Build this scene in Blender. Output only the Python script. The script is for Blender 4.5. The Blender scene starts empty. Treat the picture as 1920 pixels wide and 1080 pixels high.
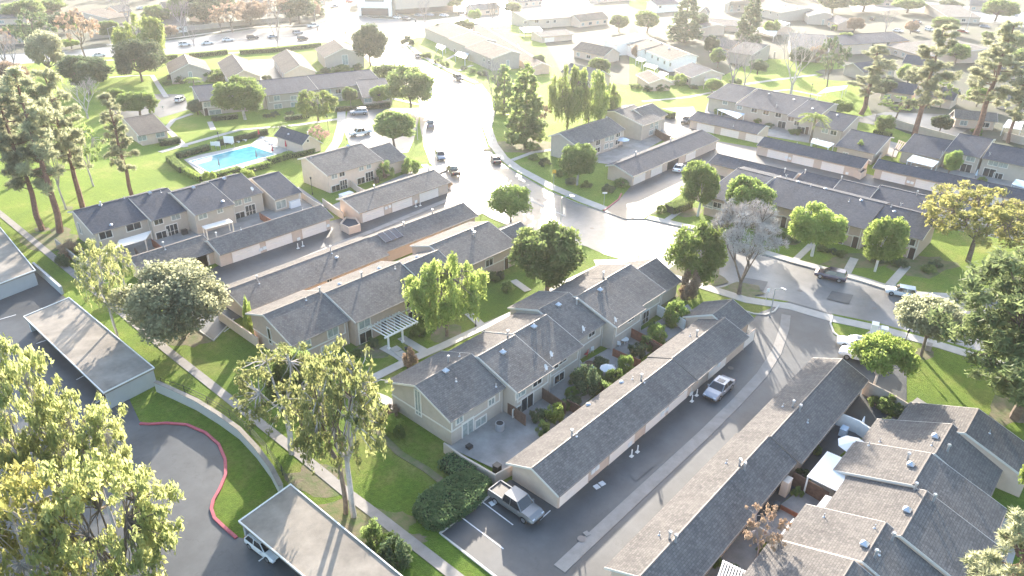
import bpy, math, random
from mathutils import Vector, Matrix
S=bpy.context.scene; COL=S.collection; R=math.radians; rnd=random.Random(7)
# ---------------- camera
FPX=1370.; YAW,PITCH,ROLL=R(41.5),R(28.06),R(.97); H=52.
cf=Vector((math.cos(YAW)*math.cos(PITCH),math.sin(YAW)*math.cos(PITCH),-math.sin(PITCH)))
cr=Vector((math.sin(YAW),-math.cos(YAW),0)); cu=cr.cross(cf)
cr,cu=cr*math.cos(ROLL)+cu*math.sin(ROLL),-cr*math.sin(ROLL)+cu*math.cos(ROLL)
cam=bpy.data.cameras.new('camera'); co=bpy.data.objects.new('camera',cam); COL.objects.link(co)
M3=Matrix((cr,cu,-cf)).transposed(); co.matrix_world=Matrix.Translation((0,0,H))@M3.to_4x4()
cam.sensor_width=36; cam.lens=FPX/1920*36; cam.clip_end=6000; cam.clip_start=.5; S.camera=co
# ---------------- light: low winter sun ahead of the camera, clear sky
SAZ,SEL=R(41.5),R(15.2); SUNV=Vector((math.cos(SEL)*math.cos(SAZ),math.cos(SEL)*math.sin(SAZ),math.sin(SEL)))
w=bpy.data.worlds.new('World'); S.world=w; w.use_nodes=True; nt=w.node_tree
sky=nt.nodes.new('ShaderNodeTexSky'); sky.sky_type='NISHITA'; sky.sun_disc=False
sky.sun_elevation=SEL; sky.sun_rotation=math.pi/2-SAZ; sky.air_density=1.; sky.dust_density=1.8; sky.ozone_density=1.5
nt.links.new(sky.outputs[0],nt.nodes['Background'].inputs[0]); nt.nodes['Background'].inputs[1].default_value=.15
sl=bpy.data.lights.new('sun','SUN'); sl.energy=3.9; sl.angle=R(.5); sl.color=(1,.89,.75)
so=bpy.data.objects.new('sun',sl); COL.objects.link(so); so.rotation_euler=SUNV.to_track_quat('Z','Y').to_euler()
S.view_settings.view_transform='Standard'; S.view_settings.look='None'; S.view_settings.gamma=1; S.view_settings.exposure=2.22
S.cycles.max_bounces=6; S.cycles.diffuse_bounces=3; S.cycles.glossy_bounces=2; S.cycles.transmission_bounces=3; S.cycles.transparent_max_bounces=6; S.cycles.volume_bounces=0
S.cycles.use_denoising=True; S.cycles.sample_clamp_indirect=4
# ---------------- measuring helpers: a direction seen in the survey photo met with a level plane
def ray(x,y): return cr*((x-960)/FPX)-cu*((y-540)/FPX)+cf
def G(x,y,z=0.):
    d=ray(x,y); return Vector((0,0,H))+d*((z-H)/d.z)
def PL(x,y,p0,n):
    d=ray(x,y); o=Vector((0,0,H)); return o+d*((p0-o).dot(n)/d.dot(n))
def proj(p):
    v=Vector(p)-Vector((0,0,H)); q=v.dot(cf); return 960+FPX*v.dot(cr)/q,540-FPX*v.dot(cu)/q
ZB=.12; _zc=[0]
# ---------------- mesh helpers
class MB:
    def __init__(s): s.v=[];s.f=[];s.m=[];s.uv=[]
    def face(s,pts,mi=0,uv=None):
        b=len(s.v); s.v+= [tuple(p) for p in pts]; s.f.append(tuple(range(b,b+len(pts)))); s.m.append(mi); s.uv.append(uv)
    def box(s,c,d,a=0.,mi=0,taper=1.):
        ca,sa=math.cos(a),math.sin(a); P=[]
        for k in (-1,1):
            for i,j in ((-1,-1),(1,-1),(1,1),(-1,1)):
                t=taper if k>0 else 1; x,y=i*d[0]/2*t,j*d[1]/2*t
                P.append((c[0]+x*ca-y*sa,c[1]+x*sa+y*ca,c[2]+k*d[2]/2))
        for q in ((3,2,1,0),(4,5,6,7),(0,1,5,4),(1,2,6,5),(2,3,7,6),(3,0,4,7)): s.face([P[i] for i in q],mi)
    def prism(s,poly,z0,z1,mi=0,ms=None):
        ms=mi if ms is None else ms
        A=sum(poly[i][0]*poly[(i+1)%len(poly)][1]-poly[(i+1)%len(poly)][0]*poly[i][1] for i in range(len(poly)))
        if A<0: poly=poly[::-1]
        s.face([(p[0],p[1],z1) for p in poly],mi)
        n=len(poly)
        for i in range(n):
            p,q=poly[i],poly[(i+1)%n]; s.face([(p[0],p[1],z0),(q[0],q[1],z0),(q[0],q[1],z1),(p[0],p[1],z1)],ms)
    def tube(s,p,q,r0,r1=None,n=6,mi=0,caps=True):
        r1=r0 if r1 is None else r1; p=Vector(p);q=Vector(q); d=q-p
        if d.length<1e-6: return
        d.normalize(); a=d.orthogonal().normalized(); b=d.cross(a)
        A=[p+(a*math.cos(t)+b*math.sin(t))*r0 for t in [2*math.pi*i/n for i in range(n)]]
        B=[q+(a*math.cos(t)+b*math.sin(t))*r1 for t in [2*math.pi*i/n for i in range(n)]]
        for i in range(n): j=(i+1)%n; s.face([A[i],A[j],B[j],B[i]],mi)
        if caps: s.face(A[::-1],mi); s.face(B,mi)
    def slab(s,pts,th,mi=0,ms=None,uv=None):   # planar polygon (ccw from above) given a thickness downwards
        ms=mi if ms is None else ms
        lo=[(p[0],p[1],p[2]-th) for p in pts]; s.face(pts,mi,uv); s.face(lo[::-1],ms)
        n=len(pts)
        for i in range(n): j=(i+1)%n; s.face([lo[i],lo[j],pts[j],pts[i]],ms)
    def strip(s,pts,w,z0,z1,mi=0):            # band of width w along a polyline
        L=[];Rr=[]; n=len(pts)
        for i in range(n):
            a=Vector(pts[max(0,i-1)][:2]);b=Vector(pts[min(n-1,i+1)][:2]); d=(b-a).normalized(); o=Vector((-d.y,d.x))*w/2; p=Vector(pts[i][:2])
            L.append(p+o);Rr.append(p-o)
        for i in range(n-1):
            a,b,c,d=Rr[i],Rr[i+1],L[i+1],L[i]; s.face([(*a,z1),(*b,z1),(*c,z1),(*d,z1)],mi)
            if z1-z0>.02:
                s.face([(*a,z0),(*b,z0),(*b,z1),(*a,z1)],mi); s.face([(*c,z0),(*d,z0),(*d,z1),(*c,z1)],mi)
        if z1-z0>.02:
            for a,b in ((L[0],Rr[0]),(Rr[-1],L[-1])): s.face([(*a,z0),(*b,z0),(*b,z1),(*a,z1)],mi)
def mesh(mb,mats,loc=(0,0,0),smooth=False,name='mesh'):
    me=bpy.data.meshes.new(name); lx,ly,lz=loc
    me.from_pydata([(x-lx,y-ly,z-lz) for x,y,z in mb.v],[],mb.f)
    for m in mats: me.materials.append(m)
    me.polygons.foreach_set('material_index',mb.m)
    if any(u for u in mb.uv):
        ul=me.uv_layers.new(name='UVMap'); k=0
        for u,f in zip(mb.uv,mb.f):
            for i in range(len(f)):
                if u: ul.data[k].uv=u[i]
                k+=1
    if smooth: me.polygons.foreach_set('use_smooth',[True]*len(mb.f))
    me.update(); return me
def obj(name,mb,mats,parent=None,smooth=False,loc=None):
    if not isinstance(mats,(list,tuple)): mats=[mats]
    wl=Vector(loc) if loc else (root_loc(parent) if parent else Vector((0,0,0)))
    o=bpy.data.objects.new(name,mesh(mb,mats,wl,smooth,name)); COL.objects.link(o)
    if parent: o.parent=parent
    else: o.location=wl
    return o
def root_loc(p):
    while p.parent: p=p.parent
    return p.location.copy()
def tag(o,label=None,cat=None,group=None,kind=None):
    if label: o['label']=label
    if cat: o['category']=cat
    if group: o['group']=group
    if kind: o['kind']=kind
    return o
def thing(name,label,cat,loc,group=None,rz=0,sc=None):
    o=bpy.data.objects.new(name,None); COL.objects.link(o); o.location=loc; o.rotation_euler.z=rz; o.empty_display_size=.5
    if sc: o.scale=(sc,)*3 if not hasattr(sc,'__len__') else sc
    return tag(o,label,cat,group)
def dup(src,name,label,loc,rz=0,sc=1,group=None,cat=None):
    c=src.copy(); COL.objects.link(c); c.name=name; c.location=loc; c.rotation_euler.z=rz; c.scale=(sc,)*3 if not hasattr(sc,'__len__') else sc
    for ch in src.children:
        d=ch.copy(); COL.objects.link(d); d.parent=c
        for g in ch.children:
            e=g.copy(); COL.objects.link(e); e.parent=d
    tag(c,label,cat,group); return c
# ---------------- materials
def mat(name,base,rough=.8,noise=None,bump=None,metal=0,spec=.5,trans=None,c2=None,nscale=3.,emis=None,coord='Object',detail=4.,coat=0):
    m=bpy.data.materials.new(name); m.use_nodes=True; t=m.node_tree; b=t.nodes['Principled BSDF']
    b.inputs['Base Color'].default_value=(*base,1); b.inputs['Roughness'].default_value=rough; b.inputs['Metallic'].default_value=metal
    b.inputs['Specular IOR Level'].default_value=spec
    if coat: b.inputs['Coat Weight'].default_value=coat; b.inputs['Coat Roughness'].default_value=.06
    tc=t.nodes.new('ShaderNodeTexCoord') if (noise or bump or c2) else None
    geo=t.nodes.new('ShaderNodeNewGeometry') if tc else None
    src=(geo.outputs['Position'] if coord=='World' else tc.outputs[coord]) if tc else None
    if c2 is not None or noise:
        n=t.nodes.new('ShaderNodeTexNoise'); n.inputs['Scale'].default_value=nscale; n.inputs['Detail'].default_value=detail; n.inputs['Roughness'].default_value=.65
        t.links.new(src,n.inputs['Vector'])
        r=t.nodes.new('ShaderNodeValToRGB'); r.color_ramp.elements[0].position=.32; r.color_ramp.elements[1].position=.68
        k=noise or 0.
        a=tuple(x*(1-k) for x in base); c=c2 if c2 is not None else tuple(min(1,x*(1+k)) for x in base)
        r.color_ramp.elements[0].color=(*a,1); r.color_ramp.elements[1].color=(*c,1)
        t.links.new(n.outputs['Fac'],r.inputs['Fac']); t.links.new(r.outputs['Color'],b.inputs['Base Color'])
    if bump:
        n=t.nodes.new('ShaderNodeTexNoise'); n.inputs['Scale'].default_value=bump[0]; n.inputs['Detail'].default_value=3
        t.links.new(src,n.inputs['Vector']); bp=t.nodes.new('ShaderNodeBump'); bp.inputs['Distance'].default_value=bump[1]; bp.inputs['Strength'].default_value=1
        t.links.new(n.outputs['Fac'],bp.inputs['Height']); t.links.new(bp.outputs['Normal'],b.inputs['Normal'])
    return m
def leafmat(name,c1,c2,trans=.5,rough=.55,nscale=.6):
    m=bpy.data.materials.new(name); m.use_nodes=True; t=m.node_tree; N=t.nodes; L=t.links; b=N['Principled BSDF']; out=N['Material Output']
    oi=N.new('ShaderNodeObjectInfo'); tc=N.new('ShaderNodeTexCoord'); n=N.new('ShaderNodeTexNoise'); n.inputs['Scale'].default_value=nscale; n.inputs['Detail'].default_value=5; n.inputs['Roughness'].default_value=.8
    L.new(tc.outputs['Object'],n.inputs['Vector'])
    r=N.new('ShaderNodeValToRGB'); r.color_ramp.elements[0].position=.35; r.color_ramp.elements[1].position=.65
    r.color_ramp.elements[0].color=(*c1,1); r.color_ramp.elements[1].color=(*c2,1)
    L.new(n.outputs['Fac'],r.inputs['Fac'])
    h=N.new('ShaderNodeHueSaturation'); mp=N.new('ShaderNodeMapRange'); mp.inputs['To Min'].default_value=.75; mp.inputs['To Max'].default_value=1.25
    L.new(oi.outputs['Random'],mp.inputs['Value']); L.new(mp.outputs[0],h.inputs['Value']); L.new(r.outputs['Color'],h.inputs['Color'])
    L.new(h.outputs['Color'],b.inputs['Base Color']); b.inputs['Roughness'].default_value=rough; b.inputs['Specular IOR Level'].default_value=.15
    tr=N.new('ShaderNodeBsdfTranslucent'); mx=N.new('ShaderNodeMixShader'); mx.inputs[0].default_value=trans
    g=N.new('ShaderNodeHueSaturation'); g.inputs['Saturation'].default_value=.95; g.inputs['Value'].default_value=1.9; g.inputs['Hue'].default_value=.492; L.new(h.outputs['Color'],g.inputs['Color']); L.new(g.outputs['Color'],tr.inputs['Color'])
    L.new(b.outputs[0],mx.inputs[1]); L.new(tr.outputs[0],mx.inputs[2]); L.new(mx.outputs[0],out.inputs['Surface']); return m
def shingle(name,c1,c2,rs=.24):
    m=bpy.data.materials.new(name); m.use_nodes=True; t=m.node_tree; N=t.nodes; L=t.links; b=N['Principled BSDF']
    uv=N.new('ShaderNodeTexCoord'); br=N.new('ShaderNodeTexBrick'); br.inputs['Scale'].default_value=1.; br.inputs['Brick Width'].default_value=.36; br.inputs['Row Height'].default_value=rs
    br.inputs['Mortar Size'].default_value=.02; br.inputs['Mortar Smooth'].default_value=.4; br.inputs['Color1'].default_value=(1,1,1,1); br.inputs['Color2'].default_value=(.3,.3,.3,1); br.inputs['Mortar'].default_value=(0,0,0,1); br.offset=.37; br.squash=1.
    L.new(uv.outputs['UV'],br.inputs['Vector'])
    n=N.new('ShaderNodeTexNoise'); n.inputs['Scale'].default_value=2.6; n.inputs['Detail'].default_value=5; n.inputs['Roughness'].default_value=.75; L.new(uv.outputs['UV'],n.inputs['Vector'])
    n2=N.new('ShaderNodeTexNoise'); n2.inputs['Scale'].default_value=.25; n2.inputs['Detail'].default_value=3; L.new(uv.outputs['UV'],n2.inputs['Vector'])
    ad=N.new('ShaderNodeMath'); ad.operation='ADD'; L.new(br.outputs['Color'],ad.inputs[0]); L.new(n.outputs['Fac'],ad.inputs[1])
    a2=N.new('ShaderNodeMath'); a2.operation='MULTIPLY_ADD'; L.new(n2.outputs['Fac'],a2.inputs[0]); a2.inputs[1].default_value=1.1; L.new(ad.outputs[0],a2.inputs[2])
    r=N.new('ShaderNodeValToRGB'); r.color_ramp.elements[0].position=.30; r.color_ramp.elements[1].position=.85; r.color_ramp.elements[0].color=(*c1,1); r.color_ramp.elements[1].color=(*c2,1)
    sc=N.new('ShaderNodeMath'); sc.operation='MULTIPLY'; sc.inputs[1].default_value=.42; L.new(a2.outputs[0],sc.inputs[0]); L.new(sc.outputs[0],r.inputs['Fac'])
    mp=N.new('ShaderNodeMapping'); mp.inputs['Scale'].default_value=(1.1,.12,1); L.new(uv.outputs['UV'],mp.inputs['Vector']); ns=N.new('ShaderNodeTexNoise'); ns.inputs['Scale'].default_value=1.; ns.inputs['Detail'].default_value=5; ns.inputs['Roughness'].default_value=.7; L.new(mp.outputs[0],ns.inputs['Vector'])
    ms=N.new('ShaderNodeMapRange'); ms.inputs['From Min'].default_value=.3; ms.inputs['From Max'].default_value=.7; ms.inputs['To Min'].default_value=.84; ms.inputs['To Max'].default_value=1.14; L.new(ns.outputs['Fac'],ms.inputs['Value']); hs=N.new('ShaderNodeHueSaturation'); L.new(ms.outputs[0],hs.inputs['Value']); L.new(r.outputs['Color'],hs.inputs['Color']); L.new(hs.outputs['Color'],b.inputs['Base Color'])
    bp=N.new('ShaderNodeBump'); bp.inputs['Distance'].default_value=.032; bp.inputs['Strength'].default_value=1.; L.new(ad.outputs[0],bp.inputs['Height']); L.new(bp.outputs['Normal'],b.inputs['Normal'])
    b.inputs['Roughness'].default_value=.9; b.inputs['Specular IOR Level'].default_value=.12; return m
def asphalt(name,base,rough,spec=.5,crack=True):
    m=mat(name,base,rough,noise=.16,nscale=.25,bump=(35.,.006),spec=spec,coord='World',detail=8.)
    t=m.node_tree;N=t.nodes;L=t.links;b=N['Principled BSDF']
    g=N.new('ShaderNodeNewGeometry'); v=N.new('ShaderNodeTexVoronoi'); v.feature='DISTANCE_TO_EDGE'; v.inputs['Scale'].default_value=.09
    nz=N.new('ShaderNodeTexNoise'); nz.inputs['Scale'].default_value=.5; nz.inputs['Detail'].default_value=4; L.new(g.outputs['Position'],nz.inputs['Vector'])
    ml=N.new('ShaderNodeVectorMath'); ml.operation='SCALE'; ml.inputs['Scale'].default_value=6.; L.new(nz.outputs['Color'],ml.inputs[0])
    av=N.new('ShaderNodeVectorMath'); L.new(g.outputs['Position'],av.inputs[0]); L.new(ml.outputs[0],av.inputs[1]); L.new(av.outputs[0],v.inputs['Vector'])
    r=N.new('ShaderNodeValToRGB'); r.color_ramp.elements[0].position=.0; r.color_ramp.elements[1].position=.008; r.color_ramp.elements[0].color=(.82,.82,.82,1); r.color_ramp.elements[1].color=(1,1,1,1); L.new(v.outputs['Distance'],r.inputs['Fac'])
    mx=N.new('ShaderNodeMix'); mx.data_type='RGBA'; mx.blend_type='MULTIPLY'; mx.inputs[0].default_value=1
    old=b.inputs['Base Color'].links[0].from_socket; L.new(old,mx.inputs['A']); L.new(r.outputs['Color'],mx.inputs['B']); L.new(mx.outputs['Result'],b.inputs['Base Color'])
    n3=N.new('ShaderNodeTexNoise'); n3.inputs['Scale'].default_value=.07; n3.inputs['Detail'].default_value=6; n3.inputs['Roughness'].default_value=.7; L.new(g.outputs['Position'],n3.inputs['Vector'])
    mr=N.new('ShaderNodeMapRange'); mr.inputs['From Min'].default_value=.35; mr.inputs['From Max'].default_value=.65; mr.inputs['To Min'].default_value=.62; mr.inputs['To Max'].default_value=1.25; L.new(n3.outputs['Fac'],mr.inputs['Value'])
    hs=N.new('ShaderNodeHueSaturation'); L.new(mr.outputs[0],hs.inputs['Value']); L.new(mx.outputs['Result'],hs.inputs['Color']); L.new(hs.outputs['Color'],b.inputs['Base Color'])
    return m
def grassmat(name,c1,c2,c3):
    m=bpy.data.materials.new(name); m.use_nodes=True; t=m.node_tree; N=t.nodes; L=t.links; b=N['Principled BSDF']
    g=N.new('ShaderNodeNewGeometry')
    def nz(s,d=5,r=.7):
        n=N.new('ShaderNodeTexNoise'); n.inputs['Scale'].default_value=s; n.inputs['Detail'].default_value=d; n.inputs['Roughness'].default_value=r; L.new(g.outputs['Position'],n.inputs['Vector']); return n
    a=nz(.09,6); r=N.new('ShaderNodeValToRGB'); e=r.color_ramp.elements; e[0].position=.36; e[1].position=.52; e[0].color=(*c1,1); e[1].color=(*c2,1); x=e.new(.66); x.color=(*c3,1); L.new(a.outputs['Fac'],r.inputs['Fac'])
    f=nz(2.2,8,.85); h=N.new('ShaderNodeHueSaturation'); mp=N.new('ShaderNodeMapRange'); mp.inputs['From Min'].default_value=.3; mp.inputs['From Max'].default_value=.7; mp.inputs['To Min'].default_value=.5; mp.inputs['To Max'].default_value=1.5
    L.new(f.outputs['Fac'],mp.inputs['Value']); L.new(mp.outputs[0],h.inputs['Value']); L.new(r.outputs['Color'],h.inputs['Color'])
    wv=N.new('ShaderNodeTexWave'); wv.inputs['Scale'].default_value=.35; wv.inputs['Distortion'].default_value=1.5; wv.inputs['Detail'].default_value=2; L.new(g.outputs['Position'],wv.inputs['Vector'])
    mw=N.new('ShaderNodeMapRange'); mw.inputs['To Min'].default_value=.96; mw.inputs['To Max'].default_value=1.04; L.new(wv.outputs['Fac'],mw.inputs['Value'])
    h2=N.new('ShaderNodeHueSaturation'); L.new(mw.outputs[0],h2.inputs['Value']); L.new(h.outputs['Color'],h2.inputs['Color']); L.new(h2.outputs['Color'],b.inputs['Base Color'])
    bp=N.new('ShaderNodeBump'); bp.inputs['Distance'].default_value=.12; fb=nz(7,5,.8); L.new(fb.outputs['Fac'],bp.inputs['Height']); L.new(bp.outputs['Normal'],b.inputs['Normal'])
    b.inputs['Roughness'].default_value=.9; b.inputs['Specular IOR Level'].default_value=.15
    b.inputs['Sheen Weight'].default_value=.35; b.inputs['Sheen Tint'].default_value=(.75,.95,.15,1); b.inputs['Sheen Roughness'].default_value=.45
    return m
def siding(name,base,pitch=.25):
    m=mat(name,base,.85,noise=.07,nscale=1.5); t=m.node_tree;N=t.nodes;L=t.links;b=N['Principled BSDF']
    tc=N.new('ShaderNodeTexCoord'); wv=N.new('ShaderNodeTexWave'); wv.wave_type='BANDS'; wv.bands_direction='Z'; wv.inputs['Scale'].default_value=1/pitch/2; L.new(tc.outputs['Object'],wv.inputs['Vector'])
    bp=N.new('ShaderNodeBump'); bp.inputs['Distance'].default_value=.02; L.new(wv.outputs['Fac'],bp.inputs['Height']); L.new(bp.outputs['Normal'],b.inputs['Normal']); return m
MT=dict(
 ground=mat('dry_soil',(.055,.052,.042),.95,c2=(.035,.055,.02),nscale=.12,coord='World',bump=(3,.05)),
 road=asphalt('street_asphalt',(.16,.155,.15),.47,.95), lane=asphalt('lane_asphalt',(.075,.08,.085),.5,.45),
 conc=mat('concrete',(.42,.39,.35),.7,noise=.12,nscale=.6,coord='World',bump=(8,.01)), swale=mat('swale_concrete',(.25,.23,.21),.7,noise=.15,nscale=.8,coord='World'),
 patio=mat('patio_concrete',(.26,.25,.235),.75,noise=.28,nscale=.35,coord='World',detail=7), kerb=mat('kerb_concrete',(.5,.47,.43),.75,noise=.1,nscale=1.,coord='World'),
 redk=mat('red_kerb_paint',(.36,.06,.09),.6,noise=.2,nscale=2,coord='World'), paint=mat('white_marking',(.68,.68,.68),.6,noise=.15,nscale=2,coord='World'),
 grass=grassmat('lawn_grass',(.05,.105,.016),(.085,.14,.018),(.17,.17,.05)), dirt=mat('bare_earth',(.21,.155,.11),.95,c2=(.085,.13,.03),nscale=.7,coord='World',bump=(4,.05),detail=9),
 mulch=mat('leaf_litter',(.085,.13,.03),.95,c2=(.19,.15,.08),nscale=.9,coord='World',bump=(6,.05)),
 roof=shingle('charcoal_shingle',(.08,.076,.075),(.20,.185,.172)), roofb=shingle('blue_grey_shingle',(.035,.041,.056),(.09,.10,.122)), rooft=shingle('tan_shingle',(.09,.075,.062),(.19,.16,.135)),
 wall=mat('taupe_stucco',(.44,.375,.31),.9,noise=.06,nscale=1.2,bump=(30,.006)), wallw=mat('pale_stucco',(.60,.49,.40),.9,noise=.06,nscale=1.2,bump=(30,.006)), gwall=mat('beige_stucco',(.60,.46,.36),.9,noise=.06,nscale=1,bump=(30,.006)),
 board=siding('brown_siding',(.46,.35,.285)), trim=mat('cream_trim',(.66,.62,.56),.6), trimd=mat('brown_trim',(.20,.17,.15),.6), white=mat('white_paint',(.78,.77,.74),.5,noise=.04,nscale=2),
 gdoor=mat('garage_door_cream',(.86,.76,.67),.6,noise=.03,nscale=1), glass=mat('window_glass',(.025,.03,.035),.08,spec=.8), curt=mat('curtained_glass',(.30,.33,.31),.15,spec=.7,noise=.25,nscale=2.),
 door=mat('dark_door',(.06,.035,.03),.4), metal=mat('galvanised_metal',(.55,.56,.58),.35,metal=.7), dark=mat('dark_metal',(.03,.03,.032),.5), dish=mat('dish_grey',(.6,.6,.6),.5),
 wood=mat('brown_fence_wood',(.12,.07,.05),.8,noise=.3,nscale=3), redw=mat('red_fence_wood',(.24,.09,.055),.8,noise=.3,nscale=2), bwall=mat('block_wall',(.42,.36,.30),.9,noise=.1,nscale=.7,bump=(5,.03)),
 cport=mat('carport_felt',(.25,.22,.185),.9,noise=.34,nscale=.3,detail=8,bump=(20,.01)), cwall=mat('carport_wall',(.40,.41,.41),.85,noise=.05,nscale=.8),
 canvas=mat('white_canvas',(.75,.75,.76),.8), poolw=mat('pool_water',(.02,.22,.28),.3,c2=(.06,.37,.41),nscale=.8,coord='World',spec=.04), pools=mat('pool_step_tile',(.02,.22,.33),.2),
 bark=mat('grey_bark',(.16,.125,.10),.95,noise=.35,nscale=3,bump=(8,.04)), barkr=mat('pine_bark',(.17,.09,.065),.95,noise=.35,nscale=3,bump=(6,.06)), barkw=mat('pale_bark',(.42,.38,.35),.85,noise=.3,nscale=1.5,bump=(4,.03)),
 barkp=mat('lime_washed_bark',(.6,.58,.54),.8,noise=.15,nscale=1.5), gtwig=mat('grey_twig',(.46,.42,.38),.9,noise=.2,nscale=2), twig=mat('bare_twig',(.30,.26,.26),.9,noise=.2,nscale=2),
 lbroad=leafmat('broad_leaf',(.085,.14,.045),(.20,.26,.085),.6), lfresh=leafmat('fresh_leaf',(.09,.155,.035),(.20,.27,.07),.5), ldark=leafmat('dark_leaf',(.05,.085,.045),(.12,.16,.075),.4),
 lpine=leafmat('pine_needles',(.15,.175,.11),(.34,.35,.22),.55), lwil=leafmat('weeping_leaf',(.13,.19,.045),(.27,.33,.09),.5), leuc=leafmat('eucalyptus_leaf',(.13,.17,.06),(.27,.28,.115),.6), leuy=leafmat('yellow_eucalyptus_leaf',(.17,.19,.055),(.29,.275,.09),.5),
 lcas=leafmat('casuarina_leaf',(.08,.12,.05),(.17,.21,.09),.45), laut=leafmat('autumn_leaf',(.25,.17,.11),(.36,.28,.20),.3), lyel=leafmat('yellow_green_leaf',(.13,.20,.04),(.25,.31,.08),.5), hedge=leafmat('hedge_leaf',(.07,.12,.055),(.13,.20,.085),.4), lpink=leafmat('pink_leaf',(.36,.2,.17),(.48,.34,.27),.35),
)
def carpaint(n,c,metal=.25): return mat(n,c,.32,metal=metal,spec=.5,coat=.8)
MT.update(cwhite=carpaint('white_car_paint',(.72,.73,.74),0),csilver=carpaint('silver_car_paint',(.30,.31,.34),.5),cblack=carpaint('black_car_paint',(.015,.016,.02),.1),cred=carpaint('red_car_paint',(.35,.02,.02),.1),
 cplum=carpaint('plum_car_paint',(.06,.035,.06),.4),cblue=carpaint('blue_grey_car_paint',(.18,.24,.32),.4),ctan=carpaint('pewter_car_paint',(.20,.20,.20),.4),cglass=mat('car_glass',(.02,.022,.026),.06,spec=.9),tyre=mat('tyre_rubber',(.02,.02,.02),.85),
 rim=mat('wheel_rim',(.4,.4,.42),.3,metal=.8),lamp=mat('headlamp_lens',(.6,.62,.65),.1),tail=mat('tail_lamp',(.4,.02,.02),.2))
# ---------------- the setting: ground, street, raised blocks, lanes
def px(pts,z=ZB): return [tuple(G(x,y,z)[:2]) for x,y in zip(pts[::2],pts[1::2])]
def sheet(name,pts,z,m,th=.0,ms=None,raw=None,soft=0):
    _zc[0]+=1; z+=0 if th else _zc[0]*.0006
    mb=MB(); P=raw or px(pts,z); c=P[0]
    if th: mb.prism(P,z-th,z,0,1)
    else:
        A=sum(P[i][0]*P[(i+1)%len(P)][1]-P[(i+1)%len(P)][0]*P[i][1] for i in range(len(P)))
        mb.face([(p[0],p[1],z) for p in (P if A>0 else P[::-1])])
    o=obj(name,mb,[MT[m]]+([MT[ms or m]] if th else []),loc=(c[0],c[1],z)); tag(o,kind='structure'); return o
def ribbon(name,pts,wd,m,z0=ZB,z1=ZB+.012):
    _zc[0]+=1; z1+=_zc[0]*.0006
    mb=MB(); P=px(pts,z1); mb.strip([(x,y,0) for x,y in P],wd,z0,z1); return tag(obj(name,mb,MT[m],loc=(P[0][0],P[0][1],0)),kind='structure')
mb=MB(); mb.face([(-2500,-2500,-.06),(3500,-2500,-.06),(3500,3500,-.06),(-2500,3500,-.06)]); tag(obj('ground',mb,MT['ground'],loc=(300,300,-.06)),kind='structure')
sheet('street',(-900,420,-500,60,600,-15,1200,-60,2300,-60,3300,300,2900,900,1300,760,300,420),0.,'road')
BW=(-350,150,127,113,200,107,332,101,480,90,600,79,650,77,668,88,680,104,705,128,745,152,775,167,786,190,788,240,795,275,806,304,835,337,862,358,885,390,925,412,965,428,1060,452,1100,462,1134,477,1170,487,1235,505,1300,528,1400,553,1480,565,1560,588,1650,606,1760,636,1850,662,1990,700,2300,790,2900,1500,-1500,1500,-2500,800)
BE=(752,74,775,100,812,122,850,142,890,160,905,178,911,212,903,240,915,275,935,300,960,318,1027,356,1085,381,1132,396,1172,410,1207,410,1246,418,1300,431,1400,468,1450,482,1490,493,1547,509,1620,529,1680,548,1720,557,1790,561,1850,553,2100,525,2700,560,3200,300,2300,-55,1300,-25,1000,38,850,62)
sheet('west_block',BW,ZB,'grass',.18,'kerb'); sheet('east_block',BE,ZB,'grass',.18,'kerb')
sheet('north_block',(-500,135,160,92,335,74,480,54,585,50,612,40,628,8,600,-40,-600,-60),ZB,'ground',.18,'kerb')
sheet('north_corner_block',(655,22,700,34,800,38,860,30,860,-10,660,-20),ZB,'ground',.18,'kerb')
Z1,Z2,Z3=ZB+.006,ZB+.05,ZB+.11
def blob(name,cx,cy,rx,ry,m,z=Z1,seed=0):
    r=random.Random(seed or int(cx*7+cy)); pts=[]
    for i in range(18):
        t=i/18*2*math.pi; k=r.uniform(.75,1.2); pts+= [cx+math.cos(t)*rx*k,cy+math.sin(t)*ry*k]
    return sheet(name,pts,z,m)
for a in ((600,900,62,30,'dirt'),(735,980,40,25,'mulch'),(640,970,80,38,'mulch'),(660,1000,60,30,'dirt'),(355,630,48,22,'dirt'),(838,628,30,22,'dirt'),(1885,770,32,30,'dirt'),(1727,664,22,10,'dirt'),(113,434,20,9,'dirt'),(78,430,14,6,'dirt'),(128,390,10,4,'dirt'),(95,455,60,18,'mulch'),(770,1010,30,10,'dirt'),(700,785,26,28,'mulch'),(1300,520,60,22,'dirt'),(1390,545,45,16,'dirt'),(980,275,70,14,'dirt'),(860,545,40,16,'mulch'),(1050,548,36,14,'dirt'),(1235,555,40,25,'dirt'),(700,660,40,14,'dirt'),(1225,388,30,12,'dirt'),(1290,398,28,10,'dirt'),(1600,490,60,14,'mulch'),(1730,500,60,20,'mulch'),(1470,450,40,10,'mulch')): blob('bare_soil_patch' if a[4]=='dirt' else 'leaf_litter_patch',*a)
for x,y in ((1590,140),(1690,120),(1820,100),(1500,60),(1350,60),(1880,180),(1760,180)): blob('bare_soil_patch',x,y,60,14,'ground')
sheet('yard_ground',(1180,30,1240,140,1340,150,1420,110,1560,112,1600,135,1640,225,1700,250,2100,330,2400,200,2200,-30,1300,-22),Z1-.004,'ground')
sheet('yard_ground',(1000,40,1060,150,1180,160,1180,-10),Z1-.004,'ground')
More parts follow.
